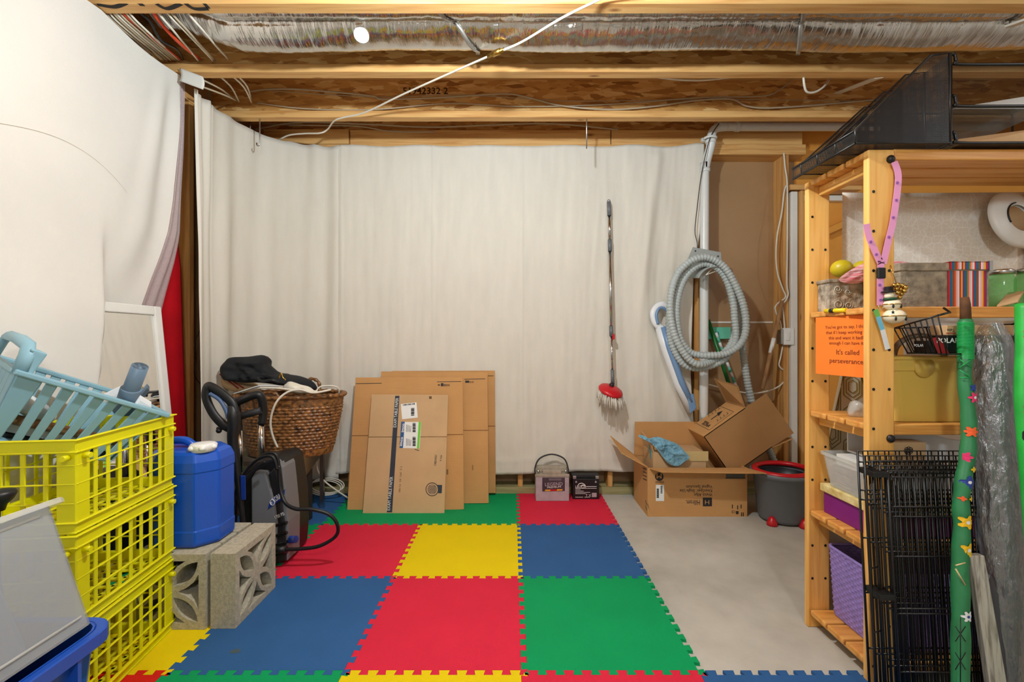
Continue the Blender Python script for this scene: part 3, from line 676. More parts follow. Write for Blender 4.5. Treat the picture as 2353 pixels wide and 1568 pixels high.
for sx in (-1, 1):
    for sy in (-1, 1):
        b = MB(); b.box(sx*cw/2-sx*.052, sx*cw/2, sy*cd/2-sy*.005, sy*cd/2, .03, ch-.035) if sx*sy else None
        b.box(sx*cw/2-sx*.005, sx*cw/2, sy*cd/2-sy*.052, sy*cd/2-sy*.005, .03, ch-.035); b.build('corner_post', 'crate_yellow', cr, bevel=.002, seg=1)
        b = MB(); b.cyl((sx*(cw/2-.02), sy*(cd/2), ch-.056), (sx*(cw/2-.02), sy*(cd/2+.022), ch-.056), .0085, 10); b.build('peg', 'crate_yellow', cr); b = MB(); b.cyl((sx*cw/2, sy*(cd/2-.028), ch-.056), (sx*(cw/2+.02), sy*(cd/2-.028), ch-.056), .0085, 10); b.build('peg', 'crate_yellow', cr)
bar_l = MB().box(-.003, .003, -.0065, .0065, 0, ch-.07).build('bar', 'crate_yellow', cr, bevel=.0015, seg=1)
first = True
for sx in (-1, 1):
    for k in range(7):
        y = -cd/2+.052+(cd-.104)*(k+.5)/7
        if first: bar_l.location = (sx*(cw/2-.004), y, .034); first = False
        else: cp(bar_l, cr, (sx*(cw/2-.004), y, .034))
for sy in (-1, 1):
    for k in range(4):
        cp(bar_l, cr, (-cw/2+.052+(cw-.104)*(k+.5)/4, sy*(cd/2-.004), .034), (0, 0, PI/2))
rl = MB().box(-.004, .004, -cd/2+.004, cd/2-.004, -.002, .002).build('rail', 'crate_yellow', cr, bevel=.001, seg=1); first = True
for sx in (-1, 1):
    for z in (.088, .145, .200):
        if first: rl.location = (sx*(cw/2-.003), 0, z); first = False
        else: cp(rl, cr, (sx*(cw/2-.003), 0, z))
rs = MB().box(-cw/2+.004, cw/2-.004, -.004, .004, -.002, .002).build('rail', 'crate_yellow', cr, bevel=.001, seg=1); first = True
for sy in (-1, 1):
    for z in (.088, .145, .200):
        if first: rs.location = (0, sy*(cd/2-.003), z); first = False
        else: cp(rs, cr, (0, sy*(cd/2-.003), z))
c2 = copytree(cr, (-1.478, 1.50, .012+ch), 'yellow plastic crate in the middle of the stack of three')
c3 = copytree(cr, (-1.478, 1.50, .012+2*ch), 'yellow plastic crate on top of the stack, holding the blue laundry basket')
WM[c3.name] = Matrix.Translation((-1.478, 1.50, .012+2*ch)) @ Matrix.Rotation(R(7), 4, 'Z')
pl = MB().box(-.155, -.095, -cd/2-.0025, -cd/2-.0005, .135, .185).build('sticker', 'label_grey', c3)
b = MB(); b.box(-.150, -.132, -cd/2-.0035, -cd/2-.0025, .158, .178); b.box(-.15, -.13, -cd/2-.0035, -cd/2-.0025, .139, .150)
for k in range(7): b.box(-.123, -.123+.022-.003*(k % 3), -cd/2-.0035, -cd/2-.0025, .142+k*.0055, .1445+k*.0055)
b.build('print', 'label_white', c3)
# ------------------------------------------------ blue laundry basket with its load
P0, P1 = P(45, 853, 1.33), P(380, 950, 1.68)
LB = (P1-P0).length; dvec = (P1-P0).normalized(); wvec = Vector((-.88, .42, .2))
lb = frame_thing('laundry_basket', 'pale blue slotted plastic basket tilted on the top yellow crate', 'basket', P0, dvec, wvec)
bw, bh = .27, .215; tp_ = .045
up = Vector((0, 0, 1))
b = MB()
def rimbox(x0, x1, y0, y1): b.box(x0, x1, y0, y1, -.012, .004)
rimbox(-.012, LB+.012, -.018, .008); rimbox(-.012, LB+.012, bw-.008, bw+.018); rimbox(-.018, .008, 0, bw); rimbox(LB-.008, LB+.018, 0, bw)
b.build('rim', 'basket_blue', lb, bevel=.004)
b = MB(); b.box(tp_, LB-tp_, tp_, bw-tp_, -bh-.004, -bh+.004); b.build('base', 'basket_blue', lb, bevel=.003, seg=1)
def slat(x, wd, side):
    b = MB(); t = .003; k = x/LB; xb = tp_+(LB-2*tp_)*k
    if side == 'n': ya, yb = 0, tp_
    else: ya, yb = bw, bw-tp_
    b.hexa([(xb-wd*.36, yb-t, -bh), (xb+wd*.36, yb-t, -bh), (xb+wd*.36, yb+t, -bh), (xb-wd*.36, yb+t, -bh)], [(x-wd*.5, ya-t, -.006), (x+wd*.5, ya-t, -.006), (x+wd*.5, ya+t, -.006), (x-wd*.5, ya+t, -.006)])
    return b.build('slat', 'basket_blue', lb, bevel=.002, seg=1)
for side in 'nf':
    for k in range(8): slat(.085+(LB-.12)*k/7, .030, side)
def slat_e(y, wd, end):
    b = MB(); t = .003; yb = tp_+(bw-2*tp_)*y/bw; xa, xb = ((0, tp_) if end == 0 else (LB, LB-tp_))
    b.hexa([(xb-t, yb-wd*.36, -bh), (xb+t, yb-wd*.36, -bh), (xb+t, yb+wd*.36, -bh), (xb-t, yb+wd*.36, -bh)], [(xa-t, y-wd*.62, -.006), (xa+t, y-wd*.62, -.006), (xa+t, y+wd*.62, -.006), (xa-t, y+wd*.62, -.006)])
    return b.build('slat', 'basket_blue', lb, bevel=.002, seg=1)
for e in (0, 1):
    for k in range(6): slat_e(.03+(bw-.06)*k/5, .034, e)
for sy in (0, 1):                     # solid corners
    y = .0 if sy == 0 else bw; b = MB(); yb = tp_ if sy == 0 else bw-tp_
    b.hexa([(tp_-.002, yb-.004, -bh), (tp_+.03, yb-.004, -bh), (tp_+.03, yb+.004, -bh), (tp_-.002, yb+.004, -bh)], [(-.002, y-.004, -.004), (.062, y-.004, -.004), (.062, y+.004, -.004), (-.002, y+.004, -.004)])
    b.build('corner_panel', 'basket_blue', lb, bevel=.003, seg=1)
b = MB(); b.tube([(0, .0, -.004), (-.008, .005, .05), (-.012, .03, .075), (-.012, .13, .08), (-.012, .23, .075), (-.008, .25, .05), (0, .265, -.004)], .012, 8, flat=1.6); b.build('handle', 'basket_blue', lb)
b = MB(); b.box(-.004, .03, -.006, .006, -.004, .07); b.box(-.01, .03, -.006, .05, .062, .072); b.build('handle', 'basket_blue', lb, bevel=.005)
def lbp(x, y, z): return WM[lb.name] @ Vector((x, y, z))
ve = thing('vacuum_elbow', 'grey-blue vacuum tube end sticking up out of the blue basket', 'vacuum part', P(300, 930, 1.62))
b = MB(); a, c, d = P(286, 945, 1.62), P(302, 893, 1.60), P(322, 842, 1.58)
b.tube([a, c-(c-a)*.02, c], [.034, .032, .031], 18); b.build('lower_tube', 'tool_greyblue', ve, True)
b = MB(); dd = (d-c).normalized(); b.tube([c-dd*.02, c, d, d-dd*.0, d-dd*.05], [.027, .026, .0255, .0225, .0225], 18, caps=False); b.build('upper_tube', 'tool_greyblue', ve, True)
vh = thing('floor_tool', 'white and grey-blue vacuum floor head lying in the blue basket', 'vacuum part', P(285, 935, 1.66))
b = MB(); q = [P(232, 905, 1.60), P(290, 878, 1.66), P(334, 893, 1.72), P(280, 930, 1.66)]
b.hexa([p+Vector((0, 0, -.03)) for p in q], q); b.build('head_cover', 'tool_white', vh, True, bevel=.008)
b = MB(); q = [P(316, 905, 1.63), P(338, 880, 1.66), P(344, 887, 1.70), P(322, 918, 1.68)]; b.hexa([p+Vector((0, 0, -.02)) for p in q], q); b.build('side_grip', 'tool_greyblue', vh, True, bevel=.005)
b = MB(); q = [P(308, 925, 1.6), P(322, 905, 1.61), P(350, 922, 1.65), P(336, 938, 1.64)]; b.hexa([p+Vector((0, 0, -.025)) for p in q], q); b.build('neck', 'tool_white', vh, True, bevel=.006)
vb = thing('brush_bar', 'white vacuum brush bar with brown bristles seen through the basket slots', 'vacuum part', lbp(.06, .12, -.19))
b = MB(); b.xf = WM[lb.name]; b.box(.07, .38, .09, .16, -.195, -.15); b.build('housing', 'tool_white', vb, True, bevel=.008)
b = MB(); b.xf = WM[lb.name]; b.tube([(.07, .08, -.150), (.38, .08, -.150)], .016, 10); b.build('bristle_roll', 'broomwood', vb, True)
b = MB(); b.xf = WM[lb.name]; b.box(.05, .40, .09, .16, -.209, -.197); b.build('sole_plate', 'dark', vb, True)
wt = MB(); wt.xf = WM[lb.name]; wt.tube([(.03, .06, -.075), (.13, .09, -.115)], [.026, .03], 14); wt.tube([(.12, .087, -.112), (.17, .1, -.13)], [.021, .021], 14)
tag(wt.build('attachment_tube', 'tool_white'), 'short white vacuum attachment tube in the blue basket', 'vacuum part')
# ------------------------------------------------ concrete blocks
hb = .1475
sq = [(-hb, -hb), (hb, -hb), (hb, hb), (-hb, hb)]
def arc2(a, c, bul, n=7):
    a, c = Vector(a), Vector(c); d = c-a; s = Vector((-d.y, d.x)); return [tuple(a+d*(k/n)+s*bul*4*(k/n)*(1-k/n)) for k in range(n)]
holes = []
for k in range(4):
    ro = lambda p: tuple((Matrix.Rotation(R(90*k), 2) @ Vector(p)))
    l = arc2((.15*hb, .15*hb), (.80*hb, .80*hb), .2)+arc2((.80*hb, .80*hb), (.15*hb, .15*hb), .2); holes.append([ro(p) for p in l])
    t = [(.27*hb, 0), (.5*hb, .11*hb), (.68*hb, .25*hb), (.82*hb, .47*hb), (.82*hb, -.47*hb), (.68*hb, -.25*hb), (.5*hb, -.11*hb)]; holes.append([ro(p) for p in t])
bk = flat_shape('block', [sq]+holes, .098, None)
bk.v = [v+Vector((0, 0, hb)) for v in bk.v]
blk = bk.build('concrete_block', 'concrete_block'); blk.location = (-1.352, 1.782, .013)
G_ = 'ornamental concrete blocks'
tag(blk, 'leaf-pattern concrete block under the front of the blue jerry can', 'concrete block', G_)
for y, l in ((1.884, 'leaf-pattern concrete block, second of the row under the jerry can'), (1.99, 'leaf-pattern concrete block at the rear of the row under the jerry can')):
    c = cp(blk, None, (-1.352, y, .013)); c['label'] = l
c = cp(blk, None, (-1.139, 1.886, .013), (0, 0, PI/2)); c['label'] = 'leaf-pattern concrete block standing edge-on beside the others'
# ------------------------------------------------ jerry can
jc = thing('jerry_can', 'blue plastic jerry can with white cap standing on the concrete blocks', 'jerry can', (-1.362, 1.885, .309), (0, 0, R(2)))
def oct_(w, d, c, z): return [Vector(p) for p in ((-w/2+c, -d/2, z), (w/2-c, -d/2, z), (w/2, -d/2+c, z), (w/2, d/2-c, z), (w/2-c, d/2, z), (-w/2+c, d/2, z), (-w/2, d/2-c, z), (-w/2, -d/2+c, z))]
b = MB(); loft(b, [oct_(.27, .21, .06, 0), oct_(.288, .232, .062, .012), oct_(.29, .234, .062, .066), oct_(.286, .230, .062, .072), oct_(.286, .230, .062, .30), oct_(.29, .234, .062, .306), oct_(.288, .232, .062, .345), oct_(.268, .212, .06, .375), oct_(.235, .18, .06, .39)]); b.build('body', 'jerry_blue', jc, bevel=.008, seg=3)
b = MB(); b.tube(smooth_path([(-.11, -.02, .375), (-.10, -.02, .405), (-.07, -.02, .418), (-.02, -.02, .418), (.01, -.02, .40), (.02, -.02, .38)], 5), .016, 10); b.build('handle', 'jerry_blue', jc)
cap = MB(); cap.lathe([(.046, -.004), (.046, .022), (.043, .027), (.02, .028)], 28, (.075, -.052, .386)); co = cap.build('cap', 'white', jc)
b = MB()
for k in range(6):
    a = 2*PI*k/6; b.sph((.075+.043*math.cos(a), -.052+.043*math.sin(a), .399), .014, 8, 6, (1, 1, .8))
b.build('cap_grip', 'white', co, True) if False else b.build('cap_grip', 'white', jc)
# ------------------------------------------------ blue tote with a clear bin tilted in it
bt = thing('blue_tote', 'open dark blue plastic tote with the clear bin tilted into it', 'storage tote', (-1.18, .735, .012))
tw, td, th = .50, .56, .49
b = MB()
lo_ = [Vector((x, y, 0)) for x, y in rrect(tw-.08, td-.08, .04)]; hi_ = [Vector((x, y, th)) for x, y in rrect(tw, td, .05)]
hi2 = [Vector((x, y, th)) for x, y in rrect(tw-.008, td-.008, .046)]; lo2 = [Vector((x, y, .006)) for x, y in rrect(tw-.088, td-.088, .036)]
loft(b, [lo_, hi_, hi2, lo2]); b.build('body', 'tote_blue', bt)
b = MB(); o1 = rrect(tw+.035, td+.035, .055); o2 = rrect(tw, td, .05)
loft(b, [[Vector((x, y, th-.03)) for x, y in o1], [Vector((x, y, th)) for x, y in o1], [Vector((x, y, th)) for x, y in o2], [Vector((x, y, th-.03)) for x, y in o2]], False, False); b.build('rim', 'tote_blue', bt, bevel=.003, seg=1)
b = MB(); b.box(tw/2-.005, tw/2+.03, -.09, .09, th-.10, th-.03); b.box(tw/2+.012, tw/2+.03, -.08, .08, th-.12, th-.09); b.build('handle', 'tote_blue', bt, bevel=.006)
for y in (-.2, -.13, .13, .2): MB().box(tw/2-.02, tw/2+.014, y-.004, y+.004, th-.10, th-.03).build('rib', 'tote_blue', bt)
cb = thing('clear_bin', 'cloudy clear plastic bin resting tilted in the blue tote', 'storage bin', (-.930, .725, .523), (0, R(-25), 0))
bw_, bl_, bh_ = .36, .55, .285
lo_ = [Vector((x-bw_/2, y, 0)) for x, y in rrect(bw_-.0, bl_-.02, .03)]; hi_ = [Vector((x-bw_/2, y, bh_)) for x, y in rrect(bw_+.03, bl_+.01, .035)]
hi2 = [Vector((x-bw_/2, y, bh_)) for x, y in rrect(bw_+.025, bl_+.005, .033)]; lo2 = [Vector((x-bw_/2, y, .004)) for x, y in rrect(bw_-.006, bl_-.026, .028)]
b = MB(); loft(b, [lo_, hi_, hi2, lo2]); b.build('body', 'clear_bin', cb)
b = MB(); o1 = rrect(bw_+.07, bl_+.05, .045); o2 = rrect(bw_+.03, bl_+.01, .035)
loft(b, [[Vector((x-bw_/2, y, bh_-.012)) for x, y in o1], [Vector((x-bw_/2, y, bh_)) for x, y in o1], [Vector((x-bw_/2, y, bh_+.002)) for x, y in o2], [Vector((x-bw_/2, y, bh_-.008)) for x, y in o2]], False, False); b.build('rim', 'clear_box', cb, bevel=.002, seg=1)
for z in (.025, .26): b = MB(); b.tube([(bw_*0+.002+.012*z/bh_, -bl_/2+.04, z), (.002+.012*z/bh_, bl_/2-.04, z)], .003, 6); b.build('moulded_ridge', 'clear_box', cb)
tp2 = MB(); tp2.xf = WM[cb.name]; tp2.box(-.33, -.035, -.24, .17, .012, .25); tag(tp2.build('folded_tarp', 'tarp', bevel=.02, seg=3), 'blue-grey folded bundle inside the cloudy clear bin', 'bundle')
kn = thing('plunger_handle', 'black round knob on a blue stick behind the clear bin', 'handle', (-1.315, 1.13, .012))
b = MB(); b.cyl((0, 0, 0), (-.012, 0, .715), .012, 10); b.build('stick', 'washer_blue', kn)
b = MB(); b.lathe([(.012, .70), (.016, .715), (.028, .728), (.034, .742), (.030, .750), (.01, .754)], 20, (-.0, 0, 0)); b.build('knob', 'black', kn)
# ------------------------------------------------ speaker, metal shelf, wicker basket
sp = thing('loudspeaker', 'black loudspeaker with round port and glossy side with the red mat reflection painted in under the metal shelf', 'speaker', (-1.338, 2.745, .012), (0, 0, R(-8)))
b = MB(); b.box(-.11, .032, -.085, .085, 0, .405); b.build('cabinet', 'speaker_side', sp, bevel=.006)
b = MB(); b.box(.033, .052, -.087, .087, 0, .407); b.build('baffle', 'dark', sp, bevel=.006)
b = MB(); b.lathe([(.0335, 0), (.0335, .006), (.026, .004), (.022, -.004)], 24, capb=False); b.v = [Matrix.Rotation(PI/2, 4, 'Y') @ v+Vector((.052, .015, .325)) for v in b.v]; b.build('port', 'black', sp)
ms = thing('metal_shelf', 'bare sheet-metal shelf carrying the wicker basket', 'shelf', (-1.50, 2.82, .012))
MB().box(XP(508, 2.62), -1.275, 2.60, 3.04, .424, .434).build('top_plate', 'galv', ms, True, bevel=.002, seg=1)
MB().box(XP(508, 2.62), -1.275, 2.596, 2.604, .412, .436).build('front_lip', 'steel', ms, True)
b = MB(); b.prism([(2.58, .285), (2.58, .36), (2.62, .434), (3.04, .434), (3.04, .415), (2.64, .285)], -1.277, -1.272, 'x'); b.build('end_bracket', 'steel', ms, True)
for x, y in ((-1.68, 2.64), (-1.68, 3.0), (-1.29, 3.0)): MB().box(x-.012, x+.012, y-.012, y+.012, .012, .424).build('leg', 'steel', ms, True)
bc = Vector((-1.404, 2.80, .435))
wk = thing('wicker_basket', 'oval brown wicker basket heaped with a bag and cords', 'basket', bc)
def wfn(u, v):
    a = 2*PI*u; row = v*19; fr = row-math.floor(row); col = u*50+(.5 if int(row) % 2 else 0)
    d = .014*math.sin(PI*fr)*(.15+.85*abs(math.sin(PI*col)))*(.75+.5*noise.noise(Vector((math.floor(col)*3.7, math.floor(row)*5.1, 0))))
    tight = v < .13 or v > .86
    if tight: d = .005*math.sin(PI*((v*52) % 1))*(.7+.3*abs(math.sin(PI*u*90)))
    r = lerp(.252, .328, v**.85)+d; return Vector((r*math.cos(a), r*.62*math.sin(a), .006+.365*v))
b = MB(); b.grid(wfn, 50*7, 19*7, cu=True); b.f.append([i for i in range(350)][::-1]); b.mi.append(0); b.sm.append(False)
o = b.build('woven_wall', 'wicker', wk, solid=0); o['kind'] = 'stuff'
def rope(b, pts, r, closed=False, tw=40):
    pts = smooth_path(pts, 6, closed); n = len(pts)
    b.tube(pts, [r*(1+.22*math.sin(i*2*PI/4)) for i in range(n)], 8, closed)
b = MB(); rope(b, [(.333*math.cos(2*PI*k/24), .333*.62*math.sin(2*PI*k/24), .375) for k in range(24)], .013, True); b.build('rim', 'wicker', wk)
for pts in ([(.10, .19, .37), (.09, .2, .43), (.045, .2, .455), (.0, .2, .43), (-.01, .2, .37)], [(-.085, -.205, .37), (-.075, -.2, .40), (-.03, -.205, .412), (.02, -.205, .40), (.03, -.205, .37)]):
    b = MB(); rope(b, pts, .011); b.build('handle', 'wicker', wk)
# load of the basket
nY = Vector((0, -1, 0))
bag = thing('black_bag', 'crumpled black cloth bag lying on top of the wicker basket', 'bag', bc+Vector((-.1, 0, .40)))
ol = [(512, 872), (505, 848), (516, 832), (530, 822), (570, 820), (607, 817), (616, 838), (640, 857), (665, 862), (700, 870), (722, 880), (727, 896), (690, 890), (650, 886), (600, 880), (560, 880), (530, 876)]
pillow([P(x, y, 2.72+.0006*(x-600)) for x, y in ol], nY, .09, .06, 1, rings=12, fr=11).build('bag_body', 'blackcloth', bag, True)
b = MB(); b.tube(smooth_path([P(590, 868, 2.6), P(600, 876, 2.58), P(625, 874, 2.58), P(640, 880, 2.6)], 5), .008, 6); b.build('strap', 'black', bag, True)
b = MB(); b.tube(smooth_path([P(641, 870, 2.6), P(646, 858, 2.6), P(650, 868, 2.6), P(656, 873, 2.6)], 5), .004, 6); b.build('clasp', 'brass', bag, True)
pl_ = thing('striped_cushion', 'beige cushion with red stripes under the black bag', 'cushion', P(530, 900, 2.75))
ol = [(497, 850), (510, 843), (545, 870), (590, 885), (600, 905), (560, 905), (520, 893), (503, 875)]
pillow([P(x, y, 2.78) for x, y in ol], nY, .07).build('cushion_body', 'cardboard_pale', pl_, True)
for o_ in ((498, 855, 548, 893), (512, 862, 560, 892)):
    b = MB(); b.tube([P(o_[0], o_[1], 2.72), P((o_[0]+o_[2])/2, (o_[1]+o_[3])/2, 2.69), P(o_[2], o_[3], 2.71)], .006, 6, flat=.5); b.build('stripe', 'ink_red', pl_, True)
b = MB(); pts = [P(540, 905, 2.58), P(562, 898, 2.57), P(600, 887, 2.58), P(640, 888, 2.62)]
b.tube(smooth_path(pts, 5), .017, 8, flat=.25); tag(b.build('webbing_strap', 'tool_white'), 'flat white strap over the basket rim', 'strap')
ol = [(650, 890), (665, 877), (690, 884), (712, 890), (724, 904), (690, 905), (660, 900)]
tag(pillow([P(x, y, 2.66) for x, y in ol], nY, .04, .02, 4).build('canvas_pouch', 'cable_white'), 'small cream canvas pouch beside the black bag', 'pouch')
cable('white cord looping down the front of the wicker basket', [P(760, 896, 2.66), P(720, 903, 2.6), P(690, 896, 2.57), P(660, 902, 2.55), P(635, 925, 2.53), P(622, 965, 2.54), P(626, 1000, 2.56), P(638, 1029, 2.58)], .0065, 'cable_white', 'cord', 'cord')
cable('white cord lying along the rim of the wicker basket', [P(556, 902, 2.6), P(590, 893, 2.58), P(630, 892, 2.57), P(680, 897, 2.58), P(730, 900, 2.62)], .006, 'cable_white', 'cord', 'cord')
cable('white cord arching over the far end of the wicker basket', [P(724, 905, 2.72), P(735, 890, 2.74), P(760, 887, 2.76), P(777, 892, 2.78), P(779, 905, 2.8)], .005, 'cable_white', 'cord', 'cord')
cable('white cord dropping from the metal shelf to the floor behind the cartons', [P(727, 1055, 2.98), P(730, 1080, 2.99), P(745, 1105, 3.0), P(770, 1125, 3.02), P(800, 1145, 3.05)], .0055, 'cable_white', 'cord', 'cord')
b = MB()
for k in range(3): b.tube([P(745+38*math.cos(t)+4*k, 1122+17*math.sin(t)-3*k, 3.17+.03*math.sin(t)*-1) for t in [2*PI*i/24 for i in range(24)]], .004, 6, closed=True)
tag(b.build('cord_coil', 'cable_white'), 'coil of thin white wire lying at the wall foot', 'cord')
# ------------------------------------------------ pressure washer
pw = thing('pressure_washer', 'grey and black electric pressure washer behind the concrete blocks', 'pressure washer', (-1.27, 2.34, .012))
YW = 2.235; wp = Pl((0, YW, 0), (1, YW, 0), (0, YW, 1))
def panel(pts, y0, y1, name, mat, bev=.012):
    b = MB(); n = len(pts); f = [P(x, y, YW) for x, y in pts]
    b.prism([(p.x, p.z) for p in f], y0, y1, 'y'); return b.build(name, mat, pw, True, bevel=bev, seg=3)
panel([(547, 1290), (545, 1150), (556, 1082), (585, 1062), (632, 1052), (646, 1066), (658, 1150), (661, 1240), (656, 1296)], YW+.02, YW+.25, 'hull', 'black', .02)
panel([(580, 1296), (579, 1100), (590, 1081), (614, 1083), (634, 1150), (641, 1200), (636, 1296)], YW-.012, YW+.10, 'side_shell', 'washer_grey')
panel([(644, 1160), (634, 1075), (643, 1062), (650, 1075), (658, 1150), (662, 1200), (661, 1290), (655, 1290), (653, 1220)], YW+.0, YW+.13, 'side_shell', 'washer_grey')
panel([(616, 1090), (634, 1072), (644, 1100), (656, 1200), (660, 1290), (630, 1296), (634, 1200)], YW-.006, YW+.08, 'front_cover', 'dark')
for y in (1205, 1228, 1250, 1272): panel([(631, y), (660, y-8), (662, y-2), (632, y+6)], YW-.014, YW+.02, 'vent_rib', 'black', .003)
wp2 = Pl((0, YW-.015, 0), (1, YW-.015, 0), (0, YW-.015, 1))
panel([(619, 1168), (624, 1148), (658, 1123), (655, 1143)], YW-.0158, YW-.010, 'badge', 'washer_blue', .0)
wp2.text('KOBALT', 630, 1156, 655, 1138, 'label_white', pw, hpx=.036, bold=.02)
b = MB(); c_ = wp2.hit(626, 1155, .002); b.tube([c_+Vector((.012*math.cos(t), 0, .014*math.sin(t))) for t in [2*PI*k/16 for k in range(16)]], .0018, 5, closed=True); b.build('emblem_ring', 'label_white', pw, True)
wp2.text('K', 623, 1160, 629, 1157, 'label_white', pw, hpx=.02)
wp2.text('1700 PSI', 632, 1194, 654, 1184, 'label_white', pw, hpx=.024, bold=.01)
# handle with two steel tubes
for x, y0, y1 in ((552, 990, 1085), (601, 965, 1070)):
    a, c = P(x, y1, 2.40), P(x-1, y0, 2.42); MB().cyl(a, c, .0165, 14).build('handle_tube', 'chrome', pw, True)
b = MB(); b.tube(smooth_path([P(548, 1000, 2.42), P(545, 950, 2.42), P(543, 928, 2.41), P(560, 918, 2.39), P(588, 908, 2.39), P(600, 914, 2.40), P(605, 945, 2.42), P(602, 975, 2.42)], 5), .022, 10); b.build('grip', 'black', pw, True)
b = MB(); b.tube([P(548, 958, 2.40), P(602, 943, 2.40)], .020, 10); b.build('grip_bar', 'dark', pw, True)
for k, pts in enumerate(([(536, 1185), (556, 1100), (585, 1062), (612, 1043), (634, 1045), (642, 1075), (648, 1130)], [(528, 1200), (545, 1120), (575, 1070), (605, 1050), (628, 1052), (637, 1080)], [(540, 1210), (550, 1130), (580, 1085), (610, 1060)])):
    b = MB(); b.tube(smooth_path([P(x, y, 2.20-.02*k) for x, y in pts], 6), .0075, 8); b.build('power_cord', 'black', pw, True)
b = MB(); hp = [P(641, 1070, 2.19), P(644, 1120, 2.19), P(655, 1155, 2.17), P(680, 1170, 2.15), P(715, 1171, 2.15), P(755, 1182, 2.16), P(775, 1205, 2.17), P(772, 1232, 2.19), P(735, 1255, 2.19), P(690, 1262, 2.19), P(655, 1263, 2.19)]
b.tube(smooth_path(hp, 8), .0088, 10); b.build('pressure_hose', 'black', pw, True)
a, c = P(658, 1263, 2.19), P(626, 1264, 2.19); MB().cyl(a, c, .017, 12).build('hose_coupling', 'black', pw, True)
a, c = P(657, 1241, 2.26), P(680, 1240, 2.24); MB().cyl(a, c, .018, 14).build('inlet_knob', 'washer_blue', pw, True); MB().cyl(P(640, 1241, 2.28), a, .012, 10).build('inlet', 'black', pw, True)
for x in (558, 652):
    c = P(x, 1266, 2.46); MB().cyl(c+Vector((-.02, 0, 0)), c+Vector((.02, 0, 0)), .062, 20).build('wheel', 'black', pw, True)
# spray gun hooked on the washer
sg = thing('spray_gun', 'black pressure-washer spray gun with blue grip hooked on the washer', 'spray gun', P(560, 1200, 2.13))
ZG = 2.12
b = MB(); b.tube(smooth_path([P(x, y, ZG) for x, y in ((476, 892), (486, 890), (510, 906), (532, 926), (540, 950), (541, 975), (528, 984), (508, 972), (488, 948), (474, 915))], 6, True), .014, 8, closed=True, flat=1.6); b.build('loop_grip', 'black', sg, True)
b = MB(); b.tube(smooth_path([P(x, y, ZG-.015) for x, y in ((482, 905), (505, 920), (520, 945), (524, 962))], 5), .009, 8); b.build('grip_inlay', 'grip_blue', sg, True)
b = MB(); b.tube(smooth_path([P(x, y, ZG) for x, y in ((533, 930), (538, 970), (535, 1010), (540, 1050), (547, 1100), (553, 1150), (558, 1200), (561, 1225))], 5), [.030]*6+[.026]*6+[.022]*6+[.016]*6+[.013]*12, 10) if False else b.tube(smooth_path([P(x, y, ZG) for x, y in ((533, 930), (538, 970), (535, 1010), (540, 1050), (547, 1100), (553, 1150), (558, 1200), (561, 1225))], 5), [min(.012+.006*i, lerp(.032, .013, min(1, i/26))) for i in range(36)], 10); b.build('barrel', 'black', sg, True)
for x in (531, 559):
    q = P(x, 1093, ZG-.005); b = MB(); b.hexa([P(x-5, 1150, ZG-.02), P(x+6, 1150, ZG-.02), P(x+6, 1150, ZG+.02), P(x-5, 1150, ZG+.02)], [P(x-7, 1093, ZG-.02), P(x+5, 1093, ZG-.02), P(x+5, 1093, ZG+.02), P(x-7, 1093, ZG+.02)]); b.build('clip', 'washer_blue', sg, True, bevel=.003, seg=1)
b = MB(); b.cyl(P(500, 986, ZG), P(520, 982, ZG), .010, 10); b.sph(P(503, 990, ZG), .013); b.build('safety_catch', 'black', sg, True)
# ------------------------------------------------ flattened cartons
def carton(name, label, TL, TR, BR, BL, vs, mat, thick=.012):
    px_ = (CX+BR.x*F/BR.y, CY-(BR.z-HC)*F/BR.y); BR = Pl(TL, TR, BL).hit(px_[0], px_[1], 0)
    t = thing('flattened_carton', label, 'cardboard box', ((BL+BR)/2), group='flattened cartons against the wall')
    back = Vector((0, thick, 0))
    def L_(u, v): return TL.lerp(TR, u).lerp(BL.lerp(BR, u), v)
    for (v0, v1, nm) in ((0, vs-.004, 'upper_panel'), (vs+.004, 1, 'lower_panel')):
        q = [L_(0, v1), L_(1, v1), L_(1, v0), L_(0, v0)]
        b = MB(); b.hexa([q[0], q[1], q[1]+back*.55, q[0]+back*.55], [q[3], q[2], q[2]+back*.55, q[3]+back*.55]); b.build(nm, mat, t, True, bevel=.001, seg=1)
    q = [L_(.003, .997), L_(.997, .997), L_(.997, .003), L_(.003, .003)]
    b = MB(); b.hexa([q[0]+back*.6, q[1]+back*.6, q[1]+back, q[0]+back], [q[3]+back*.6, q[2]+back*.6, q[2]+back, q[3]+back]); b.build('back_layer', mat, t, True)
    return t, Pl(TL, TR, BL)
t4, p4 = carton('', 'narrowest showing flattened carton, flat against the wall sheet', P(900, 853, 3.235), P(1137, 852, 3.235), P(1139, 1134, 3.235), P(890, 1136, 3.235), .455, 'cardboard')
p4.line(1121, 864, 1134, 864, .004, 'ink', t4)
t3, p3 = carton('', 'flattened carton with a small corner stamp, second from the wall', P(876, 854, 3.20), P(1120, 856, 3.20), P(1123, 1157, 3.075), P(860, 1160, 3.075), .455, 'cardboard')
p3.line(1067, 872, 1115, 871, .004, 'ink', t3); p3.quad([(1069, 875), (1078, 875), (1078, 880), (1069, 880)], 'ink', t3); [p3.line(1079+k*2.2, 876, 1079+k*2.2, 880.5, .004, 'ink_soft', t3) for k in range(5)]; [p3.line(1084.5, 1070+k*2, 1087.5, 1070+k*2, .003, 'ink_soft', t3) for k in range(6)]
t2, p2 = carton('', 'widest flattened carton, right behind the labelled one', P(817, 868, 3.165), P(1063, 868, 3.165), P(1066, 1171, 2.965), P(797, 1178, 2.965), .45, 'cardboard')
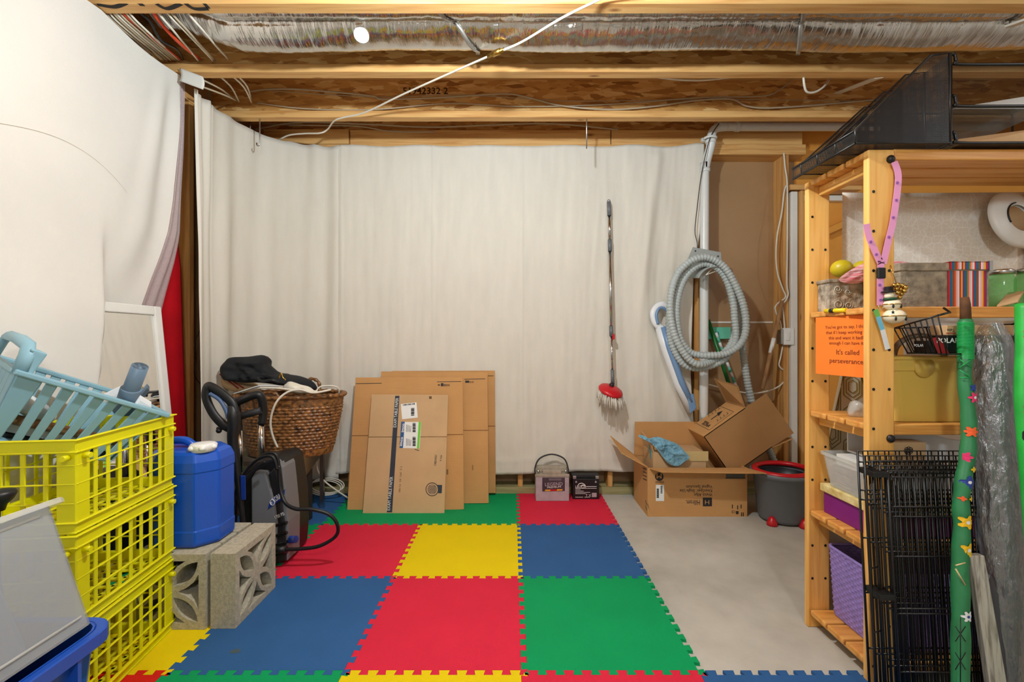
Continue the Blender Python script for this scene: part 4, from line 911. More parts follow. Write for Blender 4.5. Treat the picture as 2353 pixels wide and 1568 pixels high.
p2.line(818, 882, 877, 881, .004, 'ink', t2); p2.line(1004, 878, 1060, 877, .004, 'ink', t2)
p2.quad([(1006, 883), (1011, 883), (1011, 887), (1006, 887)], 'ink_soft', t2); p2.quad([(1013, 881), (1019, 881), (1019, 888), (1013, 888)], 'ink', t2); [p2.line(1020.5+k*2.4, 883, 1020.5+k*2.4, 888, .005, 'ink' if k < 2 else 'ink_soft', t2) for k in range(6)]; [p2.line(1026, 1080+k*2, 1030, 1080+k*2, .003, 'ink', t2) for k in range(6)]
t1, p1 = carton('', 'pale flattened carton with exam table paper print and white labels, frontmost', P(854, 907, 3.10), P(1030, 908, 3.10), P(1021, 1180, 2.905), P(833, 1184, 2.905), .37, 'cardboard_pale')
p1.quad([(908, 910), (918, 910), (901, 1178), (889, 1178)], 'ink_blue', t1)
p1.text('EXAM TABLE PAPER', 910.5, 983, 916, 915, 'label_white', t1, hpx=.030, off=.002); p1.text('EXAM TABLE PAPER', 896, 1174, 903, 1096, 'label_white', t1, hpx=.030, off=.002)
p1.quad([(921, 929), (957, 925), (960, 960), (924, 964)], 'label_white', t1, 'shipping_label')
for k in range(9): p1.line(926+k*3.2, 929.5-.35*k, 926.3+k*3.2, 933-.35*k, .004+.002*(k % 3), 'ink', t1, off=.002)
for k in range(8): p1.line(944.5, 939+k*2.3, 952, 938.4+k*2.3, .004+.0015*(k % 3), 'ink', t1, off=.002)
p1.quad([(922, 970), (968, 970), (964, 1031), (918, 1030)], 'label_white', t1, 'shipping_label')
p1.quad([(922, 969.5), (930, 969.5), (926, 1030), (918, 1030)], 'label_blue', t1, off=.0018); p1.quad([(962, 970), (967.5, 970), (963, 1031), (958, 1031)], 'label_green', t1, off=.0018)
p1.text('imco', 927.5, 994, 929.3, 974, 'label_white', t1, hpx=.026, off=.0026, bold=.02); p1.text('imco', 923.5, 1026, 926, 1005, 'label_white', t1, hpx=.026, off=.0026, bold=.02)
for y0 in (973, 1005):
    for k in range(9): p1.line(948, y0+k*2.4, 955, y0+.2+k*2.4, .004+.0015*(k % 3), 'ink', t1, off=.002)
    for k in range(4): p1.line(934+k*3.2, y0+20, 934.6+k*3.2, y0+3+k, .003, 'ink', t1, off=.002)
p1.text('CRBS1002C', 1002, 1071, 1004, 1045, 'ink', t1, hpx=.02); p1.text('8 1024', 1014, 1060, 1016, 1047, 'ink', t1, hpx=.016); p1.text('08116  24  165  5 2', 920, 1132, 924, 1072, 'ink_soft', t1, hpx=.018)
for rr_, wd_ in ((15, 2.2), (10.5, 1.2)):
    b = MB(); cc = p1.hit(993, 1125, .0016); b.tube([p1.hit(993+rr_*math.cos(t)*.95, 1125+rr_*math.sin(t), .0008) for t in [2*PI*k/28 for k in range(28)]], .0022*wd_/2, 4, closed=True); b.build('seal_ring', 'ink_blue', t1, True)
for k in range(6): p1.line(984+abs(k-2.5)*.9, 1118+k*2.8, 1002-abs(k-2.5)*.9, 1118+k*2.8, .0034, 'ink_blue', t1)
p1.quad([(1005, 1115), (1016, 1115), (1015, 1134), (1007, 1134)], 'ink_blue', t1); p1.line(953, 1033, 963, 1036, .004, 'ink_blue', t1)
p1.quad([(986, 911), (992, 911), (992, 917), (986, 917)], 'ink_soft', t1)
# ------------------------------------------------ batteries
YB1 = 3.125; x0, x1 = XP(1231, YB1), XP(1308, YB1)
b1 = thing('car_battery', 'dusty grey car battery with a rope handle on the red tile', 'battery', ((x0+x1)/2, YB1+.065, .012)); q1 = Pl((0, YB1, 0), (1, YB1, 0), (0, YB1, 1))
zt1 = ZP(1097, YB1)
MB().box(x0, x1, YB1, YB1+.11, .012, zt1).build('case', 'battery_grey', b1, True, bevel=.004)
MB().box(x0-.004, x1+.002, YB1-.003, YB1+.113, zt1, zt1+.02).build('lid', 'battery_top', b1, True, bevel=.004)
MB().box(x0+.05, x1-.055, YB1+.0, YB1+.105, zt1+.02, zt1+.045).build('vent_cover', 'battery_top', b1, True, bevel=.004)
MB().box(x0+.01, x1-.01, YB1+.05, YB1+.105, zt1+.02, zt1+.06).build('vent_cover', 'battery_top', b1, True, bevel=.006)
for x in (x0+.02, x1-.02): MB().cyl((x, YB1+.025, zt1+.018), (x, YB1+.025, zt1+.045), .008, 12).build('terminal', 'steel', b1, True)
b = MB(); xm = (x0+x1)/2; b.tube(smooth_path([(x0+.004, YB1+.01, zt1+.0), (x0-.004, YB1+.03, zt1+.05), (x0+.03, YB1+.06, zt1+.115), (xm, YB1+.065, zt1+.145), (x1-.03, YB1+.06, zt1+.115), (x1-.004, YB1+.03, zt1+.05), (x1-.008, YB1+.01, zt1+.02)], 6), .005, 7, flat=1.5); b.build('handle', 'dark', b1, True)
mk('label_plum', (70, 58, 66), .4, var=.3, scale=14)
q1.quad([(1246, 1098), (1298, 1098), (1298, 1129), (1246, 1130)], 'label_plum', b1, 'label')
q1.text('LEGEND', 1252, 1118, 1293, 1116, 'battery_grey', b1, hpx=.034, off=.002, bold=.012); q1.text('PREMIUM', 1257, 1123, 1289, 1121, 'label_white', b1, hpx=.018, off=.002)
mk('amber', (226, 160, 40), .5, var=0)
q1.quad([(1253, 1125.5), (1265, 1125.5), (1264, 1129), (1252, 1129)], 'amber', b1, off=.002); q1.quad([(1265, 1125.5), (1280, 1125), (1279, 1129), (1264, 1129)], 'mop_red', b1, off=.002); q1.quad([(1280, 1124.5), (1293, 1124.5), (1292, 1128), (1279, 1128.5)], 'amber', b1, off=.002)
for y in (1101, 1103.5): q1.line(1261, y, 1290, y, .0025, 'battery_grey', b1, off=.002)
YB2 = 3.165; x0, x1 = XP(1316, YB2), XP(1377, YB2); zt2 = ZP(1101, YB2)
b2 = thing('black_battery', 'small black battery with white print beside the grey one', 'battery', ((x0+x1)/2, YB2+.045, .012)); q2 = Pl((0, YB2, 0), (1, YB2, 0), (0, YB2, 1))
MB().box(x0, x1, YB2, YB2+.076, .012, zt2).build('case', 'black', b2, True, bevel=.003); MB().box(x0-.003, x1+.002, YB2+.02, YB2+.078, zt2, zt2+.024).build('lid', 'dark', b2, True, bevel=.004)
for x in (x0+.014, x1-.014): MB().box(x-.012, x+.012, YB2+.0, YB2+.025, zt2, zt2+.018).build('terminal', 'galv', b2, True, bevel=.002)
q2.text('LEOCH', 1322, 1122, 1346, 1122, 'label_white', b2, hpx=.024, off=.0016, bold=.01); q2.line(1322, 1122.8, 1371, 1122.8, .003, 'label_white', b2); q2.line(1347, 1118.6, 1371, 1118.6, .004, 'label_white', b2)
b = MB(); b.tube(smooth_path([q2.hit(x, y, .0005) for x, y in ((1327, 1119), (1330, 1113), (1336, 1111), (1342, 1113), (1345, 1117), (1339, 1115), (1334, 1118))], 5), .0028, 5); b.build('emblem', 'label_white', b2, True)
for x, y, x2 in ((1322, 1126, 1334), (1322, 1129, 1341), (1322, 1132, 1356), (1322, 1135, 1346), (1322, 1143, 1340), (1343, 1143, 1356)): q2.line(x, y, x2, y, .003, 'label_white', b2)
q2.quad([(1360, 1133), (1371, 1133), (1371, 1143), (1360, 1143)], 'battery_grey', b2)
for x in (1324, 1369): q2.quad([(x-2, 1107), (x, 1105), (x+2, 1107), (x+2, 1110), (x-2, 1110)], 'battery_grey', b2)
for a_ in ((1353, 1136, 1358, 1142), (1358, 1136, 1353, 1142), (1346, 1137, 1350, 1137), (1348, 1135, 1348, 1142)): q2.line(*a_, .002, 'label_white', b2)
# ------------------------------------------------ mop hung on the sheet
mp = thing('spin_mop', 'red spin mop with steel handle hanging on the back sheet', 'mop', P(1405, 935, 3.12))
ZM = lambda y: lerp(3.215, 3.145, (y-458)/450)
M_ = lambda x, y: P(x, y, ZM(y))
for a_, c_, r_, m_, n_ in (((1399, 464), (1400, 496), .0145, 'mop_grey', 'grip'), ((1400, 496), (1401, 552), .0115, 'chrome', 'handle_tube'), ((1401, 551), (1401.5, 578), .0145, 'mop_grey', 'collar'), ((1401.5, 578), (1404.5, 752), .0125, 'chrome', 'handle_tube'), ((1404, 750), (1405, 773), .015, 'mop_grey', 'collar'), ((1405, 773), (1407, 852), .0085, 'chrome', 'handle_tube'), ((1407, 850), (1408, 884), .0125, 'mop_grey', 'socket')):
    MB().tube([M_(*a_), M_(*c_)], r_, 12).build(n_, m_, mp, True)
b = MB(); p = M_(1399, 463); b.tube([p+Vector((.010*math.cos(t), 0, .012*math.sin(t))) for t in [PI*k/8 for k in range(9)]], .003, 6); b.build('hanging_loop', 'mop_grey', mp, True)
p = M_(1409, 774); b = MB(); b.box(p.x-.008, p.x+.008, p.y-.02, p.y+.01, p.z-.02, p.z+.02); b.build('clip', 'mop_red', mp, True, bevel=.004)
hc = P(1403, 899, 3.135); rotm = Matrix.Rotation(R(16), 4, 'Y') @ Matrix.Rotation(R(22), 4, 'X')
b = MB(); b.lathe([(.02, .034), (.05, .03), (.082, .016), (.090, .002), (.086, -.008), (.02, -.01)][::-1], 30); b.v = [hc+rotm @ v for v in b.v]; b.build('head_disc', 'mop_red', mp, True)
b = MB(); b.sph(hc+Vector((.008, .0, .042)), .018); b.build('swivel_joint', 'dark', mp, True)
b = MB(); random.seed(3)
for k in range(150):
    a = random.uniform(0, 2*PI); rr_ = .086*math.sqrt(random.uniform(.25, 1)); s = hc+rotm @ Vector((rr_*math.cos(a), rr_*math.sin(a), -.006))
    o_ = rotm @ Vector((math.cos(a)*.016, math.sin(a)*.016, 0)); l_ = random.uniform(.06, .085)
    e_ = s+Vector((o_.x+random.uniform(-.006, .006), o_.y, -l_)); e_.y = min(e_.y, 3.235); mid = (s+e_)/2+o_*.35
    b.tube([s, mid, e_], [.0034, .0036, .003], 5)
o = b.build('yarn_strands', 'mop_yarn', mp, True); o['kind'] = 'stuff'
# ------------------------------------------------ hose on its hanger
hg = thing('hose_hanger', 'grey saddle bracket holding the coiled vacuum hose on the pipe stud', 'bracket', P(1620, 610, 3.19))
b = MB(); b.hexa([P(1576, 606, 3.19), P(1660, 622, 3.19), P(1660, 622, 3.2), P(1576, 606, 3.2)], [P(1592, 568, 3.19), P(1657, 580, 3.19), P(1657, 580, 3.2), P(1592, 568, 3.2)]); b.build('back_plate', 'hanger_grey', hg, True, bevel=.002, seg=1)
def sad(u, v):
    a = lerp(R(165), R(8), u); c = P(1628, 648, 3.18); r = .115; return Vector((c.x+r*1.12*math.cos(a), 3.19-.14*v, c.z+r*.95*math.sin(a)-.02*v))
b = MB(); b.grid(sad, 14, 3); b.build('saddle', 'hanger_grey', hg, True, solid=.005)
b = MB(); b.tube([P(1622, 632, 3.06), P(1642, 612, 3.12)], .003, 6); b.tube([P(1622, 632, 3.06), P(1660, 618, 3.12)], .003, 6); b.build('wire_stay', 'cable_white', hg, True)
for x, y in ((1598, 577), (1650, 589)): MB().cyl(P(x, y, 3.189), P(x, y, 3.187), .006, 10).build('bolt_hole', 'black', hg, True)
hp = []
def H(l, Z0, Z1):
    for i, (x, y) in enumerate(l): hp.append(P(x, y, lerp(Z0, Z1, i/(len(l)-1))))
H([(1727, 925), (1716, 870), (1706, 800), (1703, 740), (1694, 690), (1672, 640), (1645, 608), (1612, 598), (1580, 615), (1556, 650), (1541, 700), (1538, 750), (1546, 795), (1566, 832), (1594, 846)], 3.20, 3.10)
H([(1630, 842), (1668, 822), (1690, 780), (1688, 730), (1684, 690), (1670, 645), (1648, 616), (1615, 606), (1585, 625), (1566, 655), (1555, 700), (1556, 745), (1566, 785), (1590, 812)], 3.09, 3.08)
H([(1630, 817), (1670, 812), (1702, 790), (1714, 755), (1709, 705), (1690, 655), (1662, 612), (1625, 592), (1588, 600), (1558, 628), (1543, 670), (1540, 720), (1552, 775), (1580, 822), (1610, 838)], 3.05, 3.03)
H([(1650, 822), (1680, 790), (1692, 740), (1684, 695), (1674, 655)], 3.10, 3.13)
path = smooth_path(hp, 26); fine = [path[0]]; acc = 0
for a, c in zip(path, path[1:]):
    fine.append(c)
# resample evenly
tot = 0; res = [path[0]]; step = .0055; need = step
for a, c in zip(path, path[1:]):
    d = (c-a).length; pos = 0
    while d-pos >= need:
        pos += need; res.append(a.lerp(c, pos/d)); need = step
    need -= d-pos
b = MB(); b.tube(res, [.0255 if (i//2) % 2 else .0215 for i in range(len(res))], 10)
hs = thing('vacuum_hose', 'long grey ribbed vacuum hose coiled on the wall bracket', 'hose', P(1620, 850, 3.1)); b.build('ribbed_hose', 'hose_grey', hs, True)
# hose end behind the bucket
b = MB(); pts = smooth_path([P(1755, 1012, 3.18), P(1770, 1040, 3.16), P(1782, 1075, 3.14), P(1788, 1110, 3.12)], 20); b.tube(pts, [.0255 if (i//2) % 2 else .0215 for i in range(len(pts))], 10); b.build('hose_tail', 'hose_grey', hs, True)
# ------------------------------------------------ vacuum wand
vw = thing('vacuum_wand', 'white and blue vacuum wand with loop handle leaning under the hose', 'vacuum wand', P(1596, 950, 3.15))
ZW = lambda y: lerp(3.20, 3.12, (y-700)/250)
W_ = lambda x, y, o=0: P(x, y, ZW(y)+o)
b = MB(); b.tube(smooth_path([W_(x, y) for x, y in ((1524, 757), (1508, 745), (1501, 722), (1509, 706), (1522, 700), (1534, 706), (1542, 722), (1540, 745), (1530, 757))], 5, True), .015, 8, closed=True, flat=1.7); b.build('loop_handle', 'tool_white', vw, True)
b = MB(); b.tube(smooth_path([W_(x, y, -.02) for x, y in ((1512, 745), (1508, 724), (1516, 708), (1530, 712), (1536, 726), (1532, 745))], 5), .010, 8); b.build('handle_inlay', 'tool_blue', vw, True)
b = MB(); b.tube([W_(1516, 752, .012), W_(1530, 800, .012), W_(1558, 880, .012), W_(1590, 944, .012)], [.034, .036, .034, .036], 10); b.build('shaft', 'tool_white', vw, True)
b = MB(); b.tube([W_(1524, 752, -.012), W_(1538, 800, -.015), W_(1566, 880, -.012), W_(1588, 925, -.01)], [.024, .026, .024, .022], 10); b.build('shaft_inlay', 'tool_blue', vw, True)
b = MB(); b.hexa([W_(1586, 952, -.03), W_(1601, 938, -.03), W_(1601, 938, .02), W_(1586, 952, .02)], [W_(1580, 912, -.03), W_(1594, 904, -.03), W_(1594, 904, .02), W_(1580, 912, .02)]); b.build('nozzle', 'tool_blue', vw, True, bevel=.006)
# ------------------------------------------------ poles, pan, switch
b = MB(); b.cyl(P(1627, 735, 3.34), P(1690, 930, 3.30), .014, 10); tag(b.build('broom_pole', 'green_pole'), 'dark green pole leaning behind the hose', 'pole')
st = thing('striped_pole', 'aqua and white striped pole leaning beside the green one', 'pole', P(1700, 900, 3.3))
a, c = P(1645, 765, 3.36), P(1705, 925, 3.30)
for k in range(14): MB().tube([a.lerp(c, k/14), a.lerp(c, (k+1)/14)], .011, 8).build('band', 'aqua' if k % 2 else 'tool_white', st, True)
dp = thing('dustpan', 'mint green dustpan hung on the wall behind the pipe', 'dustpan', P(1652, 780, 3.41))
b = MB(); q = [P(1628, 752, 3.40), P(1680, 752, 3.40), P(1680, 779, 3.38), P(1628, 780, 3.38)]; b.hexa([p+Vector((0, .03, 0)) for p in (q[3], q[2], q[1], q[0])], [q[3], q[2], q[1], q[0]]); b.build('pan', 'aqua', dp, True, bevel=.004)
b = MB(); b.sph(P(1648, 766, 3.385), .012); b.build('stud_knob', 'teal', dp, True)
bs = MB(); bs.cyl(P(1797, 692, 3.27), P(1752, 895, 3.19), .0135, 10); bo = thing('broomstick', 'bare wooden broomstick leaning against the wall sheathing', 'pole', P(1752, 895, 3.19)); bs.build('stick', 'broomwood', bo, True)
MB().cyl(P(1778, 778, 3.236), P(1770, 812, 3.223), .0142, 10).build('label_band', 'label_white', bo, True)
sw = thing('light_switch', 'white rocker switch on a steel box fixed to the stud', 'switch', P(1808, 793, 3.29))
MB().box(XP(1791, 3.29), XP(1800, 3.29), 3.27, 3.33, ZP(791, 3.29), ZP(758, 3.29)).build('steel_box', 'galv', sw, True, bevel=.002)
MB().box(XP(1797, 3.29), XP(1821, 3.29), 3.268, 3.29, ZP(793, 3.28), ZP(754, 3.28)).build('plate', 'white', sw, True, bevel=.004)
MB().box(XP(1805, 3.27), XP(1814, 3.27), 3.262, 3.27, ZP(783, 3.27), ZP(763, 3.27)).build('rocker', 'white', sw, True, bevel=.003)
ZC = 3.285
cable('white cable running straight down the bare stud to the switch', W([(1801, 352), (1804, 385), (1809, 430), (1809, 560), (1808, 650), (1811, 675), (1806, 690), (1798, 702), (1801, 730), (1803, 755)], ZC), .0058, 'cable_white')
cable('white cable bowed out from the stud above the switch', W([(1808, 425), (1802, 440), (1796, 490), (1786, 540), (1783, 590), (1787, 630), (1799, 665), (1805, 683), (1788, 697), (1781, 708), (1786, 725), (1793, 742), (1795, 757)], ZC), .0058, 'cable_white')
cable('white cable leaving the switch, drooping behind the cartons', W([(1799, 793), (1794, 820), (1790, 838), (1796, 848), (1809, 855), (1806, 870), (1790, 888), (1760, 900), (1720, 904), (1660, 892), (1628, 884)], ZC+.03), .0058, 'cable_white')
# ------------------------------------------------ open carton and what is in it
X0, X1, Y0, Y1, HB = .885, 1.535, 2.88, 3.205, .318
ob = thing('open_carton', 'large open cardboard carton with upside-down print on the concrete floor', 'cardboard box', ((X0+X1)/2, (Y0+Y1)/2, 0))
t = .006
MB().box(X0, X1, Y0, Y0+t, 0, HB).build('front_panel', 'cardboard', ob, True); MB().box(X0, X1, Y1-t, Y1, 0, HB).build('back_panel', 'cardboard', ob, True)
MB().box(X0, X0+t, Y0+t, Y1-t, 0, HB).build('side_panel', 'cardboard', ob, True); MB().box(X1-t, X1, Y0+t, Y1-t, 0, HB).build('side_panel', 'cardboard', ob, True)
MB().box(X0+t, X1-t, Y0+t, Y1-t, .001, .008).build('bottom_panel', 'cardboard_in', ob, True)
def flap(q, nm='flap', mat='cardboard', par=None, th=.005, toward=None):
    b = MB(); q = [Vector(p) for p in q]; n = (q[1]-q[0]).cross(q[3]-q[0]).normalized()*th; n = -n if (toward is not None and n.dot(toward-q[0]) < 0) else n; b.hexa(q, [p+n for p in q]); return b.build(nm, mat, par or ob, True)
flap([(X0, Y1-.004, HB), (X1, Y1-.004, HB), (X1, Y1-.012, HB+.245), (X0+.005, Y1-.012, HB+.245)], 'back_flap')
flap([(X0, Y0+.01, HB), (X0, Y1-.01, HB), P(1402, 1003, 3.18), P(1428, 1043, 2.92)], 'side_flap')
flap([(X0+.01, Y0, HB), (X1, Y0, HB), (X1+.03, Y0-.165, HB+.016), (X0+.04, Y0-.15, HB+.02)], 'front_flap')
flap([(X1-.008, Y0+.01, HB), (X1-.008, Y1-.01, HB), (X1-.02, Y1-.02, HB-.2), (X1-.02, Y0+.02, HB-.2)], 'side_flap')
of = Pl((0, Y0, 0), (1, Y0, 0), (0, Y0, 1))
def uptext(s, xr, y, xl, hp_): of.text(s, xr, y, xl, y, 'ink', ob, hpx=hp_)
uptext('Vaginal Speculum', 1637, 1116, 1577, .030); uptext('KleenSpec  Single Use', 1637, 1125, 1562, .030); uptext('Welch Allyn', 1637, 1134, 1595, .030); uptext('Hillrom.', 1609, 1150, 1576, .046)
of.quad([(1615, 1144), (1636, 1144), (1636, 1164), (1615, 1164)], 'ink', ob)
of.text('H', 1631, 1150, 1620, 1150, 'cardboard', ob, hpx=.04, off=.0024)
b = MB(); c = of.hit(1515, 1096, .001); b.add([c+Vector((.028*math.cos(2*PI*k/24), 0, .028*math.sin(2*PI*k/24))) for k in range(24)], [list(range(24))]); b.build('print', 'ink', ob, True, recalc=False)
of.text('M', 1521, 1089, 1509, 1089, 'cardboard', ob, hpx=.045, off=.0024, bold=.02)
of.quad([(1507, 1115), (1526, 1115), (1526, 1152), (1507, 1152)], 'label_white', ob, 'shipping_label')
for k in range(10): of.line(1509, 1124+k*2.2, 1514, 1124+k*2.2, .004+.002*(k % 2), 'ink', ob, off=.002)
for k in range(7): of.line(1518, 1118+k*2.6, 1522, 1118+k*2.6, .005, 'ink', ob, off=.002)
for y in (1107, 1110): of.line(1506, y, 1526, y, .003, 'ink', ob)
of.quad([(1668, 1090), (1712, 1090), (1712, 1099), (1668, 1099)], 'label_grey', ob); of.line(1667, 1099.5, 1713, 1099.5, .005, 'ink', ob)
of.text('CE', 1690, 1174, 1681, 1174, 'ink', ob, hpx=.024); of.quad([(1691, 1175), (1697, 1175), (1697, 1182), (1691, 1182)], 'ink', ob)
for x, y in ((1683, 1160), (1695, 1162), (1703, 1160), (1704, 1178), (1708, 1178)): of.line(x, y, x, y+9, .006, 'ink', ob)
osd = Pl((X0, 0, 0), (X0, 1, 0), (X0, 0, 1))
for y in (1080, 1088, 1096, 1104): osd.line(1477, y-4, 1486, y, .010, 'ink_soft', ob)
for x, y in ((1483, 1150), (1488, 1158), (1483, 1163)): osd.line(x, y, x+3, y+10, .008, 'ink', ob)
# inner box
ib = thing('inner_carton', 'smaller opened carton inside the large one, under the blue rag', 'cardboard box', (1.12, 3.06, .009))
MB().box(.945, 1.30, 2.95, 3.17, .009, .40).build('body', 'cardboard_pale', ib, True, bevel=.003, seg=1)
flap([(.945, 2.95, .40), (.945, 3.17, .40), (.925, 3.17, .50), (.925, 2.95, .47)], 'flap', 'cardboard_pale', ib)
b = MB(); b.box(1.10, 1.31, 2.944, 2.95, .345, .41); b.build('tape', 'tape', ib, True)
tb = MB(); tb.hexa([P(1494, 1055, 3.0), P(1502, 1055, 3.0), P(1502, 1055, 3.1), P(1494, 1055, 3.1)], [P(1490, 1015, 3.0), P(1498, 1012, 3.0), P(1498, 1012, 3.1), P(1490, 1015, 3.1)]); tag(tb.build('teal_folder', 'teal', bevel=.002), 'teal folder edge tucked beside the inner carton', 'folder')
# rag
ol = [(1468, 1000), (1480, 1002), (1492, 1008), (1510, 1004), (1535, 1012), (1558, 1022), (1575, 1040), (1584, 1053), (1570, 1064), (1556, 1072), (1540, 1068), (1528, 1058), (1515, 1040), (1500, 1022), (1486, 1010), (1470, 1006)]
def ragpt(x, y): return P(x, y, interp([(990, 2.97), (1020, 2.93), (1080, 2.895)], y))
tag(pillow([ragpt(x, y) for x, y in ol], nY, .010, .03, 5, rings=12, fr=26).build('cleaning_rag', 'rag_blue'), 'pale blue microfibre rag draped over the inner carton', 'rag')
# tilted carton
ang = math.atan2(98, 140); A = P(1617, 1004, 2.93); sc_ = 2.93/F
ex = Vector((math.cos(ang), 0, math.sin(ang))); ez = Vector((-math.sin(ang), 0, math.cos(ang)))
LA, HA, DA = .335, .318, .262
rb = thing('tilted_carton', 'open cardboard carton with arrows and Y marks tipped into the large carton', 'cardboard box', A-ez*HA)
def RB(u, v, w_): return A+ex*u-ez*v+Vector((0, w_, 0))
def slab(p, nm, mat='cardboard'):
    q = [RB(*k) for k in p]; return flap(q, nm, mat, rb, .005, RB(LA/2, HA/2, DA/2))
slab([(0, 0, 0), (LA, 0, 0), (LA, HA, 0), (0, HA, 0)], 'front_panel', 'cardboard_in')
slab([(0, 0, 0), (0, 0, DA), (LA, 0, DA), (LA, 0, 0)], 'top_panel')
slab([(0, 0, DA), (0, HA, DA), (LA, HA, DA), (LA, 0, DA)], 'back_panel')
slab([(0, HA, 0), (LA, HA, 0), (LA, HA, DA), (0, HA, DA)], 'lower_panel')
slab([(0, 0, 0), (0, HA, 0), (0, HA, DA), (0, 0, DA)], 'bottom_panel')
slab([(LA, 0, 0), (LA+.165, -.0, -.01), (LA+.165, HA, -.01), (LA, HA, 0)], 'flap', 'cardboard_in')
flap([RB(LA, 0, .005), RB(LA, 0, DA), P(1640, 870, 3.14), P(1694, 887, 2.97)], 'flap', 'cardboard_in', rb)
flap([RB(LA, HA, 0), RB(LA, HA, DA), RB(LA+.12, HA+.03, DA), RB(LA+.14, HA+.03, 0)], 'flap', 'cardboard', rb)
tp = Pl(RB(0, 0, 0), RB(1, 0, 0), RB(0, 0, 1))
tp.n = -tp.n if tp.n.dot(Vector((0, 0, HC))-A) < 0 else tp.n
_h = tp.hit
def _hit(x, y, off=.0012):
    p = _h(x, y, off); p.y = A.y+(p.y-A.y)*.80; return p
tp.hit = _hit
for q in (((1589, 968), (1641, 929)), ((1641, 929), (1684, 946)), ((1684, 946), (1628, 988)), ((1628, 988), (1589, 968))): tp.line(*q[0], *q[1], .003, 'ink', rb)
tp.line(1628, 962, 1648, 948, .012, 'ink', rb); tp.quad([(1646, 955), (1654, 942), (1640, 947)], 'ink', rb)
tp.text('RONA', 1605, 972, 1624, 981, 'ink', rb, hpx=.040, bold=.02); tp.line(1612, 965, 1624, 971, .012, 'ink_soft', rb)
for k in range(4):
    for (x, y) in ((1621+k*7.5, 953-k*5.4), (1646+k*7.5, 966-k*5.4)):
        tp.line(x, y, x-3, y-4, .003, 'ink', rb); tp.line(x, y, x+4, y-1, .003, 'ink', rb); tp.line(x, y, x-1, y+3, .003, 'ink', rb)
# ------------------------------------------------ bucket
bx, by = 1.737, 2.835
bu = thing('mop_bucket', 'grey spin-mop bucket with red rim ring beside the cartons', 'bucket', (bx, by, 0), (0, 0, R(8)))
b = MB(); b.lathe([(.125, .012), (.136, .03), (.158, .285), (.176, .295), (.178, .318), (.168, .318), (.150, .285), (.128, .04), (.05, .035)], 40, sx=1.08, sy=.98); b.build('pail', 'bucket_grey', bu)
b = MB(); b.tube([Vector((.150*1.08*math.cos(a), .150*.98*math.sin(a), .322+.006*math.cos(a))) for a in [2*PI*k/40 for k in range(40)]], .020, 8, closed=True, flat=.8); b.build('rim_ring', 'mop_red', bu)
b = MB(); b.lathe([(.135, .30), (.125, .23), (.06, .215), (.01, .215)], 30, sx=1.08, sy=.98, capb=False); b.build('wringer_basket', 'bucket_in', bu)
for a in (-150, -75, 15, 95):
    c = Vector((.142*1.05*math.cos(R(a)), .142*math.sin(R(a)), 0)); b = MB(); b.lathe([(.032, 0), (.03, .018), (.018, .045), (.004, .056)], 14, c); b.build('foot', 'mop_red', bu)
# ------------------------------------------------ pine shelf unit
SX0, SX1, SY0, SY1, SH = 1.186, 2.168, 1.468, 1.767, 1.785; PW, PT = .087, .024
su = thing('pine_shelf', 'tall slatted pine shelf unit with drilled posts', 'shelf', ((SX0+SX1)/2, 1.63, 0))
po = MB().box(0, PW, 0, PT, 0, SH).build('post', 'pine_z', su, bevel=.004)
po.location = WM[su.name].inverted() @ Vector((SX0+PW/2, SY0+PT/2, 0)); posts = [po]
for x, y in ((SX0, SY1), (SX1-PW, SY0), (SX1-PW, SY1)): posts.append(cp(po, su, WM[su.name].inverted() @ Vector((x+PW/2, y+PT/2, 0))))
hole = None
for p_, yoff in ((posts[0], -1), (posts[1], -1)):
    for k in range(13):
        for xo in (-.027, .025):
            if (k % 3 == 0) and xo > 0 and k not in (0,): continue
            z = .06+k*.1316
            loc = (xo, -PT/2-.0008, z)
            if hole is None:
                b = MB(); b.add([(.0052*math.cos(2*PI*q/10), 0, .0052*math.sin(2*PI*q/10)) for q in range(10)], [list(range(10))]); hole = b.build('peg_hole', 'black', p_, recalc=False); hole.location = loc
            else: cp(hole, p_, loc)
for z in (ZP(367, SY0), ZP(1008, SY0)):
    b = MB(); b.sph((PW/2-.016, -PT/2-.004, z), .0135, 12, 8, (1, .7, 1)); b.build('bolt', 'black', posts[0])
LV = [.075, .472, .869, 1.261, 1.787]
for li, z in enumerate(LV):
    rb_ = None
    for x in (SX0+.042, SX1-.075): MB().box(x, x+.033, SY0+PT, SY1, z-.058, z-.022).build('side_rail', 'pine_y', su, True, bevel=.003, seg=1)
    for y0 in (1.494, 1.586, 1.678): MB().box(SX0+.004, SX1-.004, y0, y0+.083, z-.022, z).build('plank', 'pine_x', su, True, bevel=.005)
    MB().box(SX0+PW+.001, SX1-PW-.001, SY0+.002, SY0+.022, z-.036, z+.001).build('front_rail', 'pine_x', su, True, bevel=.004)
LOC = lambda x, y, z: Vector((x, y, z))
